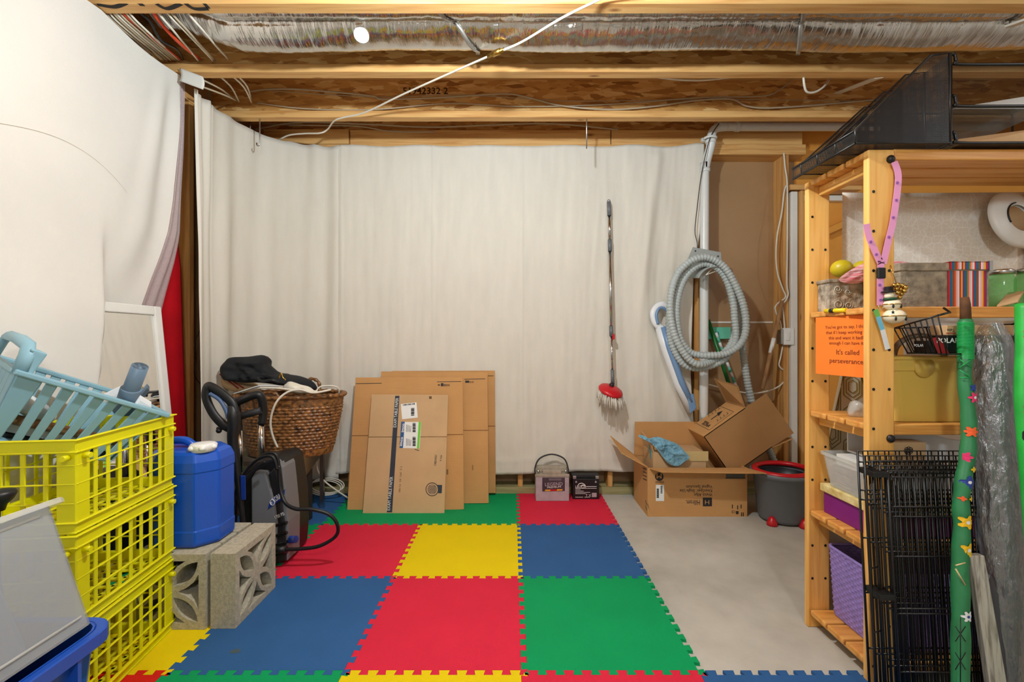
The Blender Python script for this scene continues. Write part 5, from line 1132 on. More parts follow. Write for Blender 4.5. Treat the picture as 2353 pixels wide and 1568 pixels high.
# orange sign
sgn = thing('orange_sign', 'orange paper sign with printed motto taped to the shelf side', 'sign', (SX0+.012, 1.61, 1.02))
spn = Pl((SX0+.002, 0, 0), (SX0+.002, 1, 0), (SX0+.002, 0, 1)); spn.n = Vector((-1, 0, 0))
mk('orange_paper', (255, 128, 36), .75, var=.02); mk('sign_ink', (128, 46, 10), .8, var=0)
sgx = lambda Y: SX0-.001+.031*(1.722-Y)/.222
b = MB(); b.grid(lambda u, v: Vector((sgx(lerp(1.722, 1.497, u)), lerp(1.722, 1.497, u), lerp(1.238, 1.020, v))), 10, 8); b.build('paper', 'orange_paper', sgn, True)
def sgt(s, yc, z, h, w_):
    text(s, h, (sgx(yc)-.0008, yc, z), (.031, -.222, 0), (0, 0, 1), 'sign_ink', sgn, sx=w_, align='LEFT', bold=.006)
sgt("You've got to say, I think", 1.678, 1.193, .0172, 1.0); sgt('that if I keep working at', 1.674, 1.173, .0172, 1.0); sgt('this and want it badly', 1.662, 1.153, .0172, 1.0); sgt('enough I can have it.', 1.660, 1.134, .0172, 1.0)
sgt("It's called", 1.631, 1.098, .0255, 1.0); sgt('perseverance.', 1.659, 1.066, .0255, 1.0)
# things on the fourth level (z 1.261)
mk('carved', (166, 154, 136), .85, var=.55, scale=34, bump=1.0, bscale=40); mk('stone_print', (152, 138, 118), .85, var=.4, scale=34, bump=.8, bscale=50)
cx = MB().box(1.222, 1.37, 1.70, 1.764, 1.262, 1.375); ca_ = thing('carved_box', 'grey box with carved-stone scroll print behind the near post', 'box', (1.29, 1.73, 1.262)); cx.build('body', 'carved', ca_, True, bevel=.003)
MB().box(1.216, 1.376, 1.694, 1.766, 1.372, 1.386).build('lid', 'stone_print', ca_, True, bevel=.003)
for k, (x, y, r) in enumerate(((1925, 665, 9), (1927, 700, 12), (1950, 702, 9), (1948, 672, 7))):
    b = MB(); b.tube([P(x+(r*(1-i/40))*math.cos(i*.35), y+(r*(1-i/40))*math.sin(i*.35), 1.698) for i in range(30)], .0025, 5); b.build('scroll', 'concrete_block', ca_, True)
sb = thing('stone_box', 'stone-print storage box with rainbow striped ribbon', 'box', (1.50, 1.62, 1.262))
MB().box(1.345, 1.655, 1.53, 1.69, 1.262, 1.392).build('body', 'stone_print', sb, True, bevel=.004)
MB().box(1.338, 1.662, 1.523, 1.697, 1.390, 1.418).build('lid', 'stone_print', sb, True, bevel=.004)
strip = [('s_red', (196, 30, 40)), ('s_blue', (34, 92, 150)), ('s_green', (20, 120, 90)), ('s_orange', (224, 110, 40)), ('s_pink', (236, 186, 190)), ('s_white', (236, 226, 220)), ('s_yellow', (240, 176, 40)), ('s_purple', (110, 52, 110))]
for n_, c_ in strip: mk(n_, c_, .7, var=0)
order = ['s_red', 's_blue', 's_green', 's_red', 's_orange', 's_pink', 's_white', 's_red', 's_yellow', 's_purple', 's_blue', 's_green', 's_orange', 's_pink', 's_white', 's_red', 's_blue', 's_green', 's_red', 's_white', 's_pink', 's_yellow', 's_red', 's_purple']
xa, xb_ = XP(2183, 1.52), XP(2272, 1.52)
for k, m_ in enumerate(order):
    q0, q1_ = lerp(xa, xb_, k/len(order)), lerp(xa, xb_, (k+1)/len(order)); b = MB(); b.box(q0, q1_, 1.5265, 1.529, 1.262, 1.390); b.box(q0, q1_, 1.519, 1.5225, 1.394, 1.420); b.box(q0, q1_, 1.519, 1.70, 1.4185, 1.421); b.build('ribbon_stripe', m_, sb, True)
MB().box(xb_, xb_+.012, 1.517, 1.524, 1.388, 1.424).build('lid_clip', 'steel', sb, True)
for k, (x, y) in enumerate(((1.775, 1.60), (1.84, 1.57))):
    j = thing('green_jar', ['green glass jar standing against the stone-print box end', 'green glass jar in front of the other jar on the shelf'][k], 'jar', (x, y, 1.262))
    b = MB(); b.lathe([(.034, 0), (.037, .006), (.037, .105), (.031, .122), (.031, .128)], 24); b.build('glass', 'jar_glass', j)
    b = MB(); b.lathe([(.034, .126), (.034, .140), (.03, .143)], 24); b.build('lid', 'steel', j)
mk('citrus', (196, 178, 30), .4, var=.08, scale=20); mk('pinkstripe', (244, 222, 222), .85, var=.1, scale=9, stretch=(2, 2, 22), col2=(206, 56, 82))
tag(MB().sph(P(1934, 618, 1.735), .037, 18, 12, (1.05, 1, .95)).build('yellow_ball', 'citrus'), 'yellow-green ball on the carved box', 'ball', 'balls on the carved box')
tag(MB().sph(P(1981, 618, 1.74), .034, 18, 12, (1.05, 1, .95)).build('yellow_ball', 'citrus'), 'yellow-green ball half hidden behind the near post', 'ball', 'balls on the carved box')
ol = [(1928, 642), (1945, 627), (1965, 615), (1990, 604), (2040, 600), (2088, 603), (2060, 612), (2010, 625), (1990, 645), (1965, 652), (1940, 650)]
tag(pillow([P(x, y, 1.685) for x, y in ol], nY, .012, .02, 3, rings=8, fr=30).build('striped_cloth', 'pinkstripe'), 'pink and white striped cloth spilling over the carved box', 'cloth')
mkr = thing('highlighter', 'yellow marker lying on the plank ends above the orange sign', 'pen', P(1925, 714, 1.55)); a, c = P(1896, 715, 1.66), P(1945, 713, 1.575)
mk('marker_yellow', (240, 206, 10), .4, var=0); MB().cyl(a, c, .008, 10).build('barrel', 'marker_yellow', mkr, True); MB().cyl(a.lerp(c, .25), a.lerp(c, .45), .0086, 10).build('grip', 'black', mkr, True)
b = MB(); q = [P(2290, 702, 1.52), P(2340, 690, 1.50), P(2353, 668, 1.56), P(2316, 672, 1.58)]; b.hexa([p+Vector((0, 0, -.008)) for p in q], q); tag(b.build('paper_packet', 'cardboard_pale', bevel=.002), 'grey-brown packet tilted against the jars', 'packet')
# map behind the shelf
b = MB(); b.grid(lambda u, v: Vector((lerp(1.352-.0*v, 2.25, u), 1.806+.006*math.sin(u*5), lerp(1.755, 1.27, v))), 24, 10); tag(b.build('street_map', 'map_print', solid=.001), 'faded street map sheet hung behind the shelf', 'map')
ht = thing('white_hat', 'white brimmed hat hung in front of the street map', 'hat', (1.985, 1.735, 1.53))
hm = Matrix.Translation((1.99, 1.74, 1.628)) @ Matrix.Rotation(R(78), 4, 'X') @ Matrix.Rotation(R(8), 4, 'Y')
b = MB(); b.lathe([(.056, .012), (.08, .018), (.11, .006), (.121, -.008), (.117, -.012), (.08, .006), (.056, 0)], 36, sx=1, sy=1, capb=False, capt=False); b.v = [hm @ v for v in b.v]; b.build('brim', 'white_paint', ht, True)
b = MB(); b.lathe([(.057, .0), (.056, -.015), (.05, -.045), (.02, -.055)], 30, capb=False); b.v = [hm @ v for v in b.v]; b.build('crown', 'cardboard_pale', ht, True)
b = MB(); b.tube([hm @ Vector((.062*math.cos(a), .062*math.sin(a), .016)) for a in [R(100)+R(8)*k for k in range(14)]], .003, 6); b.build('band', 'black', ht, True)
tag(MB().box(1.64, 2.4, 1.835, 1.85, 0, 1.262).build('whiteboard', 'white_wall', bevel=.002), 'plain white board standing behind the shelf', 'board')
# wire basket under the fourth level
wbk = thing('wire_basket', 'black wire basket hooked under the shelf above the yellow bin', 'basket', (1.52, 1.43, 1.105))
b = MB(); zr, zb, ya, yb = 1.205, 1.106, 1.345, 1.50
rim = [(1.298, yb, zr-.015), (1.298, ya, zr+.02), (1.73, ya+.12, zr+.02), (1.745, yb+.04, zr)]
b.tube([rim[0], rim[1]], .0028, 6); b.tube([rim[2], rim[3]], .0028, 6); b.tube([rim[0], rim[3]], .0028, 6); b.tube([rim[1], (1.345, ya+.01, zr+.03), (1.345, ya+.03, zr+.045)], .0035, 6)
bot = [(1.345, yb, zb), (1.345, ya+.02, zb), (1.705, ya+.12, zb), (1.705, yb+.02, zb)]
b.tube(bot, .003, 6, closed=True); b.build('frame', 'black_wire', wbk, True)
b = MB()
for k in range(9):
    s = k/8; b.tube([Vector(rim[0]).lerp(Vector(rim[1]), s), Vector(bot[0]).lerp(Vector(bot[1]), s)], .002, 5)
for k in range(5):
    s = k/4; b.tube([Vector(rim[3]).lerp(Vector(rim[2]), s), Vector(bot[3]).lerp(Vector(bot[2]), s)], .002, 5)
for k in range(16):
    s = k/15; b.tube([Vector(rim[0]).lerp(Vector(rim[3]), s), Vector(bot[0]).lerp(Vector(bot[3]), s), Vector(bot[1]).lerp(Vector(bot[2]), s)], .002, 5)
o = b.build('wires', 'black_wire', wbk, True); o['kind'] = 'stuff'
mk('polar_red', (150, 20, 34), .5, var=.1)
pb = thing('polar_box', 'black and red box marked POLAR in the wire basket', 'box', (1.50, 1.44, 1.109)); MB().box(1.40, 1.64, 1.42, 1.485, 1.109, 1.165).build('body', 'black', pb, True, bevel=.002); f_ = Pl((0, 1.42, 0), (1, 1.42, 0), (0, 1.42, 1))
f_.quad([(2140, 777), (2158, 775), (2182, 814), (2157, 816)], 'polar_red', pb); f_.text('POLAR', 2152, 788, 2204, 788, 'label_white', pb, hpx=.022, off=.003, bold=.02)
pc = thing('polar_box', 'small dark POLAR box at the end of the wire basket', 'box', (1.36, 1.46, 1.109)); MB().box(1.352, 1.396, 1.43, 1.485, 1.109, 1.148).build('body', 'dark', pc, True, bevel=.002); f_ = Pl((0, 1.43, 0), (1, 1.43, 0), (0, 1.43, 1)); f_.text('POLAR', 2100, 797, 2122, 797, 'label_white', pc, hpx=.012, off=.002)
tb_ = thing('tube_box', 'beige box printed Tube stacked on the black POLAR box', 'box', (1.53, 1.45, 1.166)); MB().box(1.405, 1.62, 1.425, 1.485, 1.166, 1.198).build('body', 'cardboard_pale', tb_, True, bevel=.002); f_ = Pl((0, 1.425, 0), (1, 1.425, 0), (0, 1.425, 1)); f_.text('Tube', 2194, 756, 2176, 756, 'ink', tb_, hpx=.014); f_.line(2174, 766, 2196, 766, .003, 'ink_red', tb_); f_.line(2174, 771, 2196, 771, .002, 'ink_soft', tb_)
mk('dark_green', (20, 70, 36), .5, var=0)
tag(MB().box(1.66, 1.70, 1.48, 1.52, 1.11, 1.155).build('green_packet', 'dark_green', bevel=.002), 'dark green packet at the back end of the wire basket', 'packet')
# third level (z .869)
YBC = 1.565
yb_ = thing('yellow_bin', 'translucent yellow lidded bin on the middle shelf level', 'storage bin', (1.47, 1.62, .870))
l0 = [Vector((x+1.475, y+YBC, .871)) for x, y in rrect(.33, .11, .03)]; l1 = [Vector((x+1.475, y+YBC, 1.062)) for x, y in rrect(.37, .125, .03)]
b = MB(); loft(b, [l0, l1, [Vector((x+1.475, y+YBC, 1.062)) for x, y in rrect(.364, .119, .028)], [Vector((x+1.475, y+YBC, .875)) for x, y in rrect(.324, .104, .028)]]); b.build('body', 'yellow_bin', yb_, True)
b = MB(); loft(b, [[Vector((x+1.475, y+YBC, z)) for x, y in rrect(w_, d_, .03)] for w_, d_, z in ((.378, .133, 1.045), (.378, .133, 1.082), (.388, .143, 1.084), (.388, .143, 1.094), (.37, .125, 1.096))]); b.build('lid', 'yellow_bin', yb_, True, bevel=.002, seg=1)
b = MB(); b.lathe([(.034, 0), (.034, .006), (.001, .007)], 24); b.v = [Matrix.Rotation(PI/2, 4, 'X') @ v+Vector((1.40, YBC-.064, 1.058)) for v in b.v]; b.build('latch', 'yellow_bin', yb_, True)
mk('taupe', (142, 124, 100), .6, var=.05)
hh = MB(); hh.tube(smooth_path([P(2052, 822, 1.57), P(2058, 800, 1.57), P(2075, 782, 1.57), P(2100, 773, 1.57), P(2125, 772, 1.57), P(2150, 780, 1.57), P(2165, 800, 1.57), P(2170, 822, 1.57)], 5), .012, 8, flat=.7)
tag(hh.build('hoop_handle', 'taupe'), 'taupe curved hoop standing on the yellow bin lid', 'handle')
tag(pillow([P(x, y, 1.62) for x, y in ((1950, 955), (1953, 935), (1962, 921), (1975, 923), (1990, 935), (1995, 955), (1970, 960))], nY, .03, .01, 8, fr=30).build('plastic_bag', 'clear_box'), 'small crumpled clear plastic bag on the slatted level', 'plastic bag')
# ironing board
mk('iron_cover', (232, 226, 206), .8, var=.02); mk('gold_line', (150, 128, 56), .7, var=0)
ib_ = thing('ironing_board', 'ironing board with gold hexagon-line cover standing behind the shelf', 'ironing board', (1.40, 1.86, 0))
prof = [(0, .15), (.45, .15), (.62, .125), (.8, .085), (.95, .052), (1.03, .035), (1.06, .015)]
ol = [(1.40+w_, z) for z, w_ in prof]+[(1.40-w_, z) for z, w_ in prof[::-1]]
MB().prism(ol, 1.815, 1.832, 'y').build('cover', 'iron_cover', ib_, True, bevel=.004)
hw = lambda z: interp(prof, z)
b = MB()
for zc in [.44+.13*k for k in range(5)]:
    for xo in (-.085, 0, .085):
        off = .065 if xo else 0
        for s in (1, .72, .44):
            q = [(xo, .062*s), (.036*s+xo, .035*s), (.036*s+xo, -.035*s), (xo, -.062*s), (-.036*s+xo, -.035*s), (-.036*s+xo, .035*s)]
            pts = [Vector((1.40+x, 1.8142, zc+off+z)) for x, z in q]
            for p in pts: p.z = min(p.z, 1.03); p.x = 1.40+max(-hw(p.z)+.003, min(hw(p.z)-.003, p.x-1.40))
            b.tube(pts, .0020, 4, closed=True)
o = b.build('hexagon_lines', 'gold_line', ib_, True); o['kind'] = 'stuff'
# second level (z .472)
mk('purple', (126, 24, 122), .5, var=.04); mk('floral', (232, 200, 110), .7, var=.3, scale=30, col2=(240, 226, 170))
pbx = thing('purple_box', 'flat purple box with floral yellow lid on the lower shelf', 'box', (1.42, 1.62, .472))
MB().box(1.232, 1.60, 1.50, 1.745, .472, .556).build('body', 'purple', pbx, True, bevel=.003); MB().box(1.222, 1.61, 1.492, 1.752, .556, .585).build('lid', 'floral', pbx, True, bevel=.003)
cs = thing('clear_shoebox', 'clear plastic box with a black NOMA carton in it, on the purple box', 'storage box', (1.37, 1.63, .586))
l0 = [Vector((x+1.36, y+1.62, .587)) for x, y in rrect(.25, .21, .02)]; l1 = [Vector((x+1.36, y+1.62, .712)) for x, y in rrect(.285, .245, .02)]
b = MB(); loft(b, [l0, l1, [Vector((x+1.36, y+1.62, .712)) for x, y in rrect(.28, .24, .02)], [Vector((x+1.36, y+1.62, .590)) for x, y in rrect(.245, .205, .02)]]); b.build('body', 'clear_box', cs, True)
b = MB(); o1 = rrect(.297, .257, .022); o2 = rrect(.283, .243, .02); loft(b, [[Vector((x+1.36, y+1.62, .704)) for x, y in o1], [Vector((x+1.36, y+1.62, .714)) for x, y in o1], [Vector((x+1.36, y+1.62, .714)) for x, y in o2], [Vector((x+1.36, y+1.62, .704)) for x, y in o2]], False, False); b.build('rim', 'clear_box', cs, True)
nm = thing('noma_box', 'black and white NOMA lamp carton inside the clear plastic box', 'box', (1.33, 1.62, .591)); MB().box(1.246, 1.40, 1.535, 1.71, .592, .672).build('body', 'black', nm, True, bevel=.002); MB().box(1.25, 1.39, 1.54, 1.70, .6725, .7135).build('paper_stack', 'label_white', nm, True)
text('NOMA', .022, (1.2445, 1.704, .652), (0, -1, 0), (0, 0, 1), 'label_white', nm, bold=.01)
for k in range(5): text('lorem'[:0] or '|||||||', .008, (1.2445, 1.700, .640-k*.009), (0, -1, 0), (0, 0, 1), 'label_white', nm) if False else MB().box(1.2435, 1.2455, 1.63-.008*(k % 3), 1.70, .637-k*.009, .6395-k*.009).build('print', 'label_white', nm, True)
MB().box(1.2435, 1.2455, 1.575, 1.592, .598, .612).build('print', 'label_blue', nm, True)
wtb = thing('white_tray', 'white slotted plastic tray behind the emblem box', 'tray', (1.46, 1.63, .716))
b = MB(); b.prism([(1.31, .716), (1.62, .716), (1.64, .79), (1.55, .80), (1.42, .835), (1.30, .862)], 1.56, 1.566, 'y'); b.build('front_wall', 'tool_white', wtb, True, bevel=.002); MB().box(1.31, 1.62, 1.72, 1.726, .716, .80).build('back_wall', 'tool_white', wtb, True); MB().box(1.31, 1.62, 1.566, 1.72, .716, .722).build('floor_panel', 'tool_white', wtb, True)
for x in (1.335, 1.36): b = MB(); b.hexa([(x-.006, 1.558, .815), (x+.003, 1.558, .815), (x+.003, 1.559, .815), (x-.006, 1.559, .815)], [(x+.006, 1.558, .838), (x+.015, 1.558, .838), (x+.015, 1.559, .838), (x+.006, 1.559, .838)]); b.build('slot', 'label_grey', wtb, True)
eb = thing('emblem_box', 'beige carton with a dark floral emblem on the lower shelf level', 'box', (1.36, 1.53, .586)); MB().box(1.30, 1.405, 1.503, 1.556, .586, .802).build('body', 'cardboard_pale', eb, True, bevel=.002) if False else MB().box(1.285, 1.405, 1.496, 1.55, .7145, .803).build('body', 'cardboard_pale', eb, True, bevel=.002)
f_ = Pl((0, 1.496, 0), (1, 1.496, 0), (0, 1.496, 1))
b = MB()
for k in range(8):
    a = 2*PI*k/8; c = f_.hit(2088+6.5*math.cos(a), 1036+5.5*math.sin(a), .001); b.tube([c+Vector((.006*math.cos(t), 0, .005*math.sin(t))) for t in [2*PI*i/8 for i in range(8)]], .0012, 4, closed=True)
o = b.build('emblem', 'ink', eb, True); o['kind'] = 'stuff'
# lowest level: purple wicker basket
pk = thing('purple_basket', 'lilac woven basket on the lowest shelf level', 'basket', (1.45, 1.63, .075))
def pkfn(u, v):
    n_ = len(PKO); k = u*n_; i = int(k) % n_; q = k-int(k); a = Vector(PKO[i]).lerp(Vector(PKO[(i+1) % n_]), q); c = a.normalized()
    row = v*24; col = u*90; d = .0035*math.sin(PI*(row % 1))*(1 if (int(col)+int(row)) % 2 else .1)*abs(math.sin(PI*col))
    s = lerp(.93, 1, v); return Vector((1.45+a.x*s+c.x*d, 1.63+a.y*s+c.y*d, .077+.262*v))
PKO = []
rr_ = rrect(.40, .235, .02, 3)
for a, c in zip(rr_, rr_[1:]+rr_[:1]):
    m_ = max(1, int((Vector(c)-Vector(a)).length/.012))
    for k in range(m_): PKO.append(tuple(Vector(a).lerp(Vector(c), k/m_)))
b = MB(); b.grid(pkfn, 90*5, 24*4, cu=True); o = b.build('woven_wall', 'wicker_purple', pk, True, solid=.004); o['kind'] = 'stuff'
b = MB(); b.tube([Vector((1.45+x, 1.63+y, .341)) for x, y in PKO], .006, 6, closed=True); b.build('rim', 'wicker_purple', pk, True)
MB().box(1.27, 1.63, 1.53, 1.73, .077, .20).build('dark_filling', 'blackcloth', pk, True)
# ------------------------------------------------ mesh file rack on top
mf = thing('mesh_file_rack', 'black mesh magazine rack with sloped sides on top of the shelf', 'file rack', (1.28, 1.6, 1.79))
YM = 1.44; pr = [(1966, 335), (1964, 302), (2137, 130), (2183, 124), (2185, 335)]; pr3 = [P(x, y, YM) for x, y in pr]
zlow = 1.7905
pr2 = [(p.x, max(p.z, zlow)) for p in pr3]
for k, yy in enumerate((1.44, 1.53, 1.62, 1.71)):
    s = 1-.03*k
    b = MB(); b.add([(x, yy, zlow+(z-zlow)*s) for x, z in pr2], [list(range(5))]); b.build('mesh_panel', 'black_mesh', mf, True, recalc=False)
    b = MB(); b.tube([(x, yy, zlow+.003+(z-zlow)*s) for x, z in pr2], .0042 if k == 0 else .003, 6, closed=True); b.build('wire_frame', 'black_wire', mf, True)
b = MB(); b.add([(pr2[0][0], 1.44, zlow+.001), (pr2[4][0], 1.44, zlow+.001), (pr2[4][0], 1.76, zlow+.001), (pr2[0][0], 1.76, zlow+.001)], [(0, 1, 2, 3)]); b.build('mesh_floor', 'black_mesh', mf, True, recalc=False)
b = MB(); b.add([(pr2[4][0], 1.44, zlow), (pr2[4][0], 1.71, zlow), (pr2[4][0], 1.71, pr2[3][1]-.02), (pr2[3][0], 1.44, pr2[3][1])], [(0, 1, 2, 3)]); b.build('mesh_side', 'black_mesh', mf, True, recalc=False)
b = MB(); b.add([(pr2[0][0], 1.44, zlow), (pr2[0][0], 1.76, zlow), (pr2[1][0], 1.76, pr2[1][1]), (pr2[1][0], 1.44, pr2[1][1])], [(0, 1, 2, 3)]); b.build('mesh_side', 'black_mesh', mf, True, recalc=False)
for (x, z) in (pr2[0], pr2[1], pr2[4]): MB().tube([(x, 1.44, z+.002), (x, 1.76, z+.002)], .004, 6).build('edge_wire', 'black_wire', mf, True)
# three letter trays beside it
lt = thing('letter_trays', 'tiered black mesh letter trays with papers beside the magazine rack', 'letter tray', (1.7, 1.6, 1.79))
for k, (yy, x0_) in enumerate(((148, 2192), (244, 2192), (330, 2190))):
    z = max(ZP(yy, 1.445), 1.796)
    b = MB(); b.tube(smooth_path([(XP(2188, 1.445), 1.445, z+.035), (XP(2194, 1.445), 1.445, z+.03), (XP(2197, 1.445), 1.445, z+.01), (XP(2207, 1.445), 1.445, z), (1.70, 1.445, z), (1.99, 1.445, z)], 5), .0052, 8); b.build('front_wire', 'black_wire', lt, True)
    b = MB(); b.add([(1.445, 1.448, z), (1.99, 1.448, z), (1.99, 1.76, z), (1.445, 1.76, z)], [(0, 1, 2, 3)]); b.build('tray_floor', 'black_mesh', lt, True, recalc=False)
    MB().tube([(1.99, 1.445, z), (1.99, 1.76, z), (1.445, 1.76, z)], .004, 6).build('rear_wire', 'black_wire', lt, True)
for x, y in ((1.99, 1.45), (1.99, 1.755), (1.446, 1.755), (1.442, 1.45)): MB().tube([(x, y, 1.788), (x, y, ZP(148, 1.445))], .004, 6).build('corner_wire', 'black_wire', lt, True)
b = MB(); b.hexa([(1.49, 1.46, 1.8), (1.95, 1.46, 1.8), (1.95, 1.74, 1.8), (1.49, 1.74, 1.8)], [(1.49, 1.50, 1.83), (1.95, 1.46, 1.88), (1.95, 1.74, 1.88), (1.49, 1.74, 1.83)]); tag(b.build('paper_stack', 'cardboard_pale', bevel=.002), 'tan folders leaning in the lowest letter tray', 'paper')
b = MB(); b.hexa([(1.475, 1.47, ZP(244, 1.445)+.004), (1.80, 1.47, ZP(244, 1.445)+.004), (1.80, 1.74, ZP(244, 1.445)+.004), (1.475, 1.74, ZP(244, 1.445)+.004)], [(1.475, 1.47, ZP(244, 1.445)+.008), (1.80, 1.47, ZP(244, 1.445)+.06), (1.80, 1.74, ZP(244, 1.445)+.06), (1.475, 1.74, ZP(244, 1.445)+.008)]); tag(b.build('document_sleeve', 'clear_box'), 'clear sleeve of documents in the middle letter tray', 'document')
# ------------------------------------------------ lanyard, tag, ornament
ly = thing('pink_lanyard', 'pink flower-print lanyard hanging from the shelf bolt', 'lanyard', P(2026, 700, 1.455))
mk('pink', (238, 160, 206), .6, var=.05); mk('flower_purple', (170, 110, 200), .6, var=0)
def ribbon(pts, wd, mat, par, name='ribbon'):
    q = smooth_path(pts, 6); b = MB(); vs = []
    for i, p in enumerate(q):
        d = (q[min(i+1, len(q)-1)]-q[max(0, i-1)]).normalized(); s = d.cross(Vector((0, -1, 0))).normalized()*wd/2; vs += [p-s, p+s]
    b.add(vs, [(2*i, 2*i+1, 2*i+3, 2*i+2) for i in range(len(q)-1)], False); return b.build(name, mat, par, True, solid=.0008)
YL = 1.458
ribbon([P(2055, 372, YL), P(2064, 400, YL), P(2062, 440, YL), P(2052, 510, YL), P(2040, 560, YL), P(2030, 606, YL)], .022, 'pink', ly)
ribbon([P(1991, 515, YL), P(1997, 545, YL), P(2010, 575, YL), P(2024, 606, YL)], .022, 'pink', ly)
ribbon([P(2025, 600, YL), P(2024, 618, YL)], .023, 'pink', ly); ribbon([P(2023, 640, YL), P(2023, 702, YL)], .023, 'pink', ly)
p = P(2024, 628, YL); MB().box(p.x-.013, p.x+.013, p.y-.006, p.y+.004, p.z-.018, p.z+.018).build('buckle', 'black', ly, True, bevel=.003)
for x, y in ((2062, 420), (2053, 500), (2043, 545), (2001, 556), (2014, 585), (2022, 655), (2024, 690), (2060, 460)):
    b = MB(); c = P(x, y, YL-.002)
    for k in range(5): b.tube([c+Vector((.003*math.cos(2*PI*k/5)+.002*math.cos(t), 0, .003*math.sin(2*PI*k/5)+.002*math.sin(t))) for t in [2*PI*i/6 for i in range(6)]], .0008, 3, closed=True)
    b.build('printed_flower', 'flower_purple', ly, True)
b = MB(); c = P(2024, 706, YL); b.tube([c+Vector((.008*math.cos(t), 0, .008*math.sin(t))) for t in [2*PI*i/16 for i in range(16)]], .0012, 5, closed=True); b.build('ring', 'chrome', ly, True)
kt = thing('key_tag', 'slim blue and green plastic tag at the end of the lanyard', 'key tag', P(2040, 800, 1.455))
mk('tag_blue', (120, 196, 226), .35, var=.1); mk('tag_green', (110, 190, 90), .35, var=.1)
for (x0_, y0_, x1_, y1_, m_, n_) in ((2012, 712, 2018, 728, 'tag_green', 'top_section'), (2018, 728, 2028, 758, 'tag_blue', 'middle_section'), (2028, 758, 2040, 803, 'tool_white', 'lower_section')):
    ribbon([P(x0_, y0_, YL-.004), P(x1_, y1_, YL-.004)], .016, m_, kt, n_)
sn = thing('snowman_ornament', 'cream snowman bell ornament with black hat hung on the shelf post', 'ornament', P(2055, 745, 1.455))
mk('bell_cream', (236, 222, 192), .3, var=.03); mk('gold', (196, 160, 84), .25, 1, var=.1)
for y, r, sc_z in ((727, .031, .78), (700, .024, .8)):
    p = P(2055 if y > 710 else 2050, y, 1.445); ob_ = MB().sph(p, r, 20, 12, (1, 1, sc_z)).build('body_bell' if y > 710 else 'chest_bell', 'bell_cream', sn, True); b = MB(); b.tube([p+Vector((r*1.01*math.cos(t), r*1.01*math.sin(t), 0)) for t in [2*PI*i/24 for i in range(24)]], .0016, 5, closed=True); b.build('seam_band', 'gold', ob_, True)
    for dx in (-.55, .5): q = p+Vector((r*dx, -r*.83, -r*.3)); MB().sph(q, .0045, 8, 6, (.7, .6, 1.6)).build('slot', 'black', ob_, True)
p = P(2043, 680, 1.445); MB().sph(p, .013).build('head', 'bell_cream', sn, True); b = MB(); b.lathe([(.02, 0), (.02, .003), (.012, .004), (.012, .018), (.001, .019)], 16, P(2042, 672, 1.445)); b.build('hat', 'black', sn, True)
b = MB(); q = P(2046, 688, 1.445); b.tube([q+Vector((.015*math.cos(t), .015*math.sin(t), 0)) for t in [2*PI*i/16 for i in range(16)]], .005, 6, closed=True); b.build('scarf', 'dark_green', sn, True)
ql = P(2052, 718, 1.412); b = MB(); st_ = []
for k in range(10): a = PI/2+2*PI*k/10; r_ = .007 if k % 2 == 0 else .003; st_.append(ql+Vector((r_*math.cos(a), 0, r_*math.sin(a))))
b.add(st_, [list(range(10))]); b.build('star', 'black', sn, True, solid=.001)
gb = thing('bell_cluster', 'cluster of small gold jingle bells beside the snowman', 'bells', P(2065, 690, 1.455))
for k, (x, y) in enumerate(((2055, 656), (2064, 655), (2074, 657), (2081, 661), (2059, 664), (2069, 665), (2078, 669), (2063, 673), (2071, 676), (2067, 684))): MB().sph(P(x, y, 1.452+.004*(k % 3)), .0075, 10, 7).build('bell', 'gold', gb, True)
b = MB(); b.tube([P(2046, 610, 1.463), P(2052, 630, 1.46), P(2060, 652, 1.455)], .0015, 5); b.build('cord', 'gold', gb, True)
# ------------------------------------------------ folded wire crate leaning in front
fc = thing('folded_wire_crate', 'folded black wire dog crate leaning against the shelf front', 'wire crate', (1.34, 1.37, .013))
for li in range(5):
    b = MB(); dy = -.014*li; xo = .012*li; xl, xr = 1.127+xo, 1.545+xo*.4; ht_ = .775-.012*li
    Q = lambda x, z: Vector((x, 1.388+dy+(1.44-1.388)*z/.775, z+.013))
    fr = [Q(xl, 0), Q(xr, 0), Q(xr, ht_), Q(xl, ht_)]
    b.tube(fr, .0038, 6, closed=True); f_o = b.build('panel_frame', 'black_wire', fc, True)
    b = MB(); nw = 24
    for k in range(1, nw): x = lerp(xl, xr, k/nw)+.003*math.sin(k*3+li); b.tube([Q(x, 0), Q(x, ht_)], .0019, 5)
    for z in (.16, .33, .345, .5, .62, .65, .74): b.tube([Q(xl, z-.008*li), Q(xr, z-.008*li)], .0028, 5)
    o = b.build('panel_wires', 'black_wire', f_o, True); o['kind'] = 'stuff'
for z in (.35, .72): b = MB(); y_ = 1.388-.03+.052*z/.775; b.box(1.128, 1.175, y_-.03, y_+.03, z, z+.018); b.build('hinge_clip', 'black', fc, True, bevel=.002)
b = MB(); b.tube([Vector((1.118, 1.35+.05*t, .77*t+.013)) for t in (0, .25, .5, .75, 1)], .003, 6)
for t in (.05, .3, .55, .8, .95): b.tube([Vector((1.118, 1.35+.05*t, .77*t+.013)), Vector((1.15, 1.36+.05*t, .77*t+.013))], .0022, 5)
o = b.build('side_wires', 'black_wire', fc, True); o['kind'] = 'stuff'
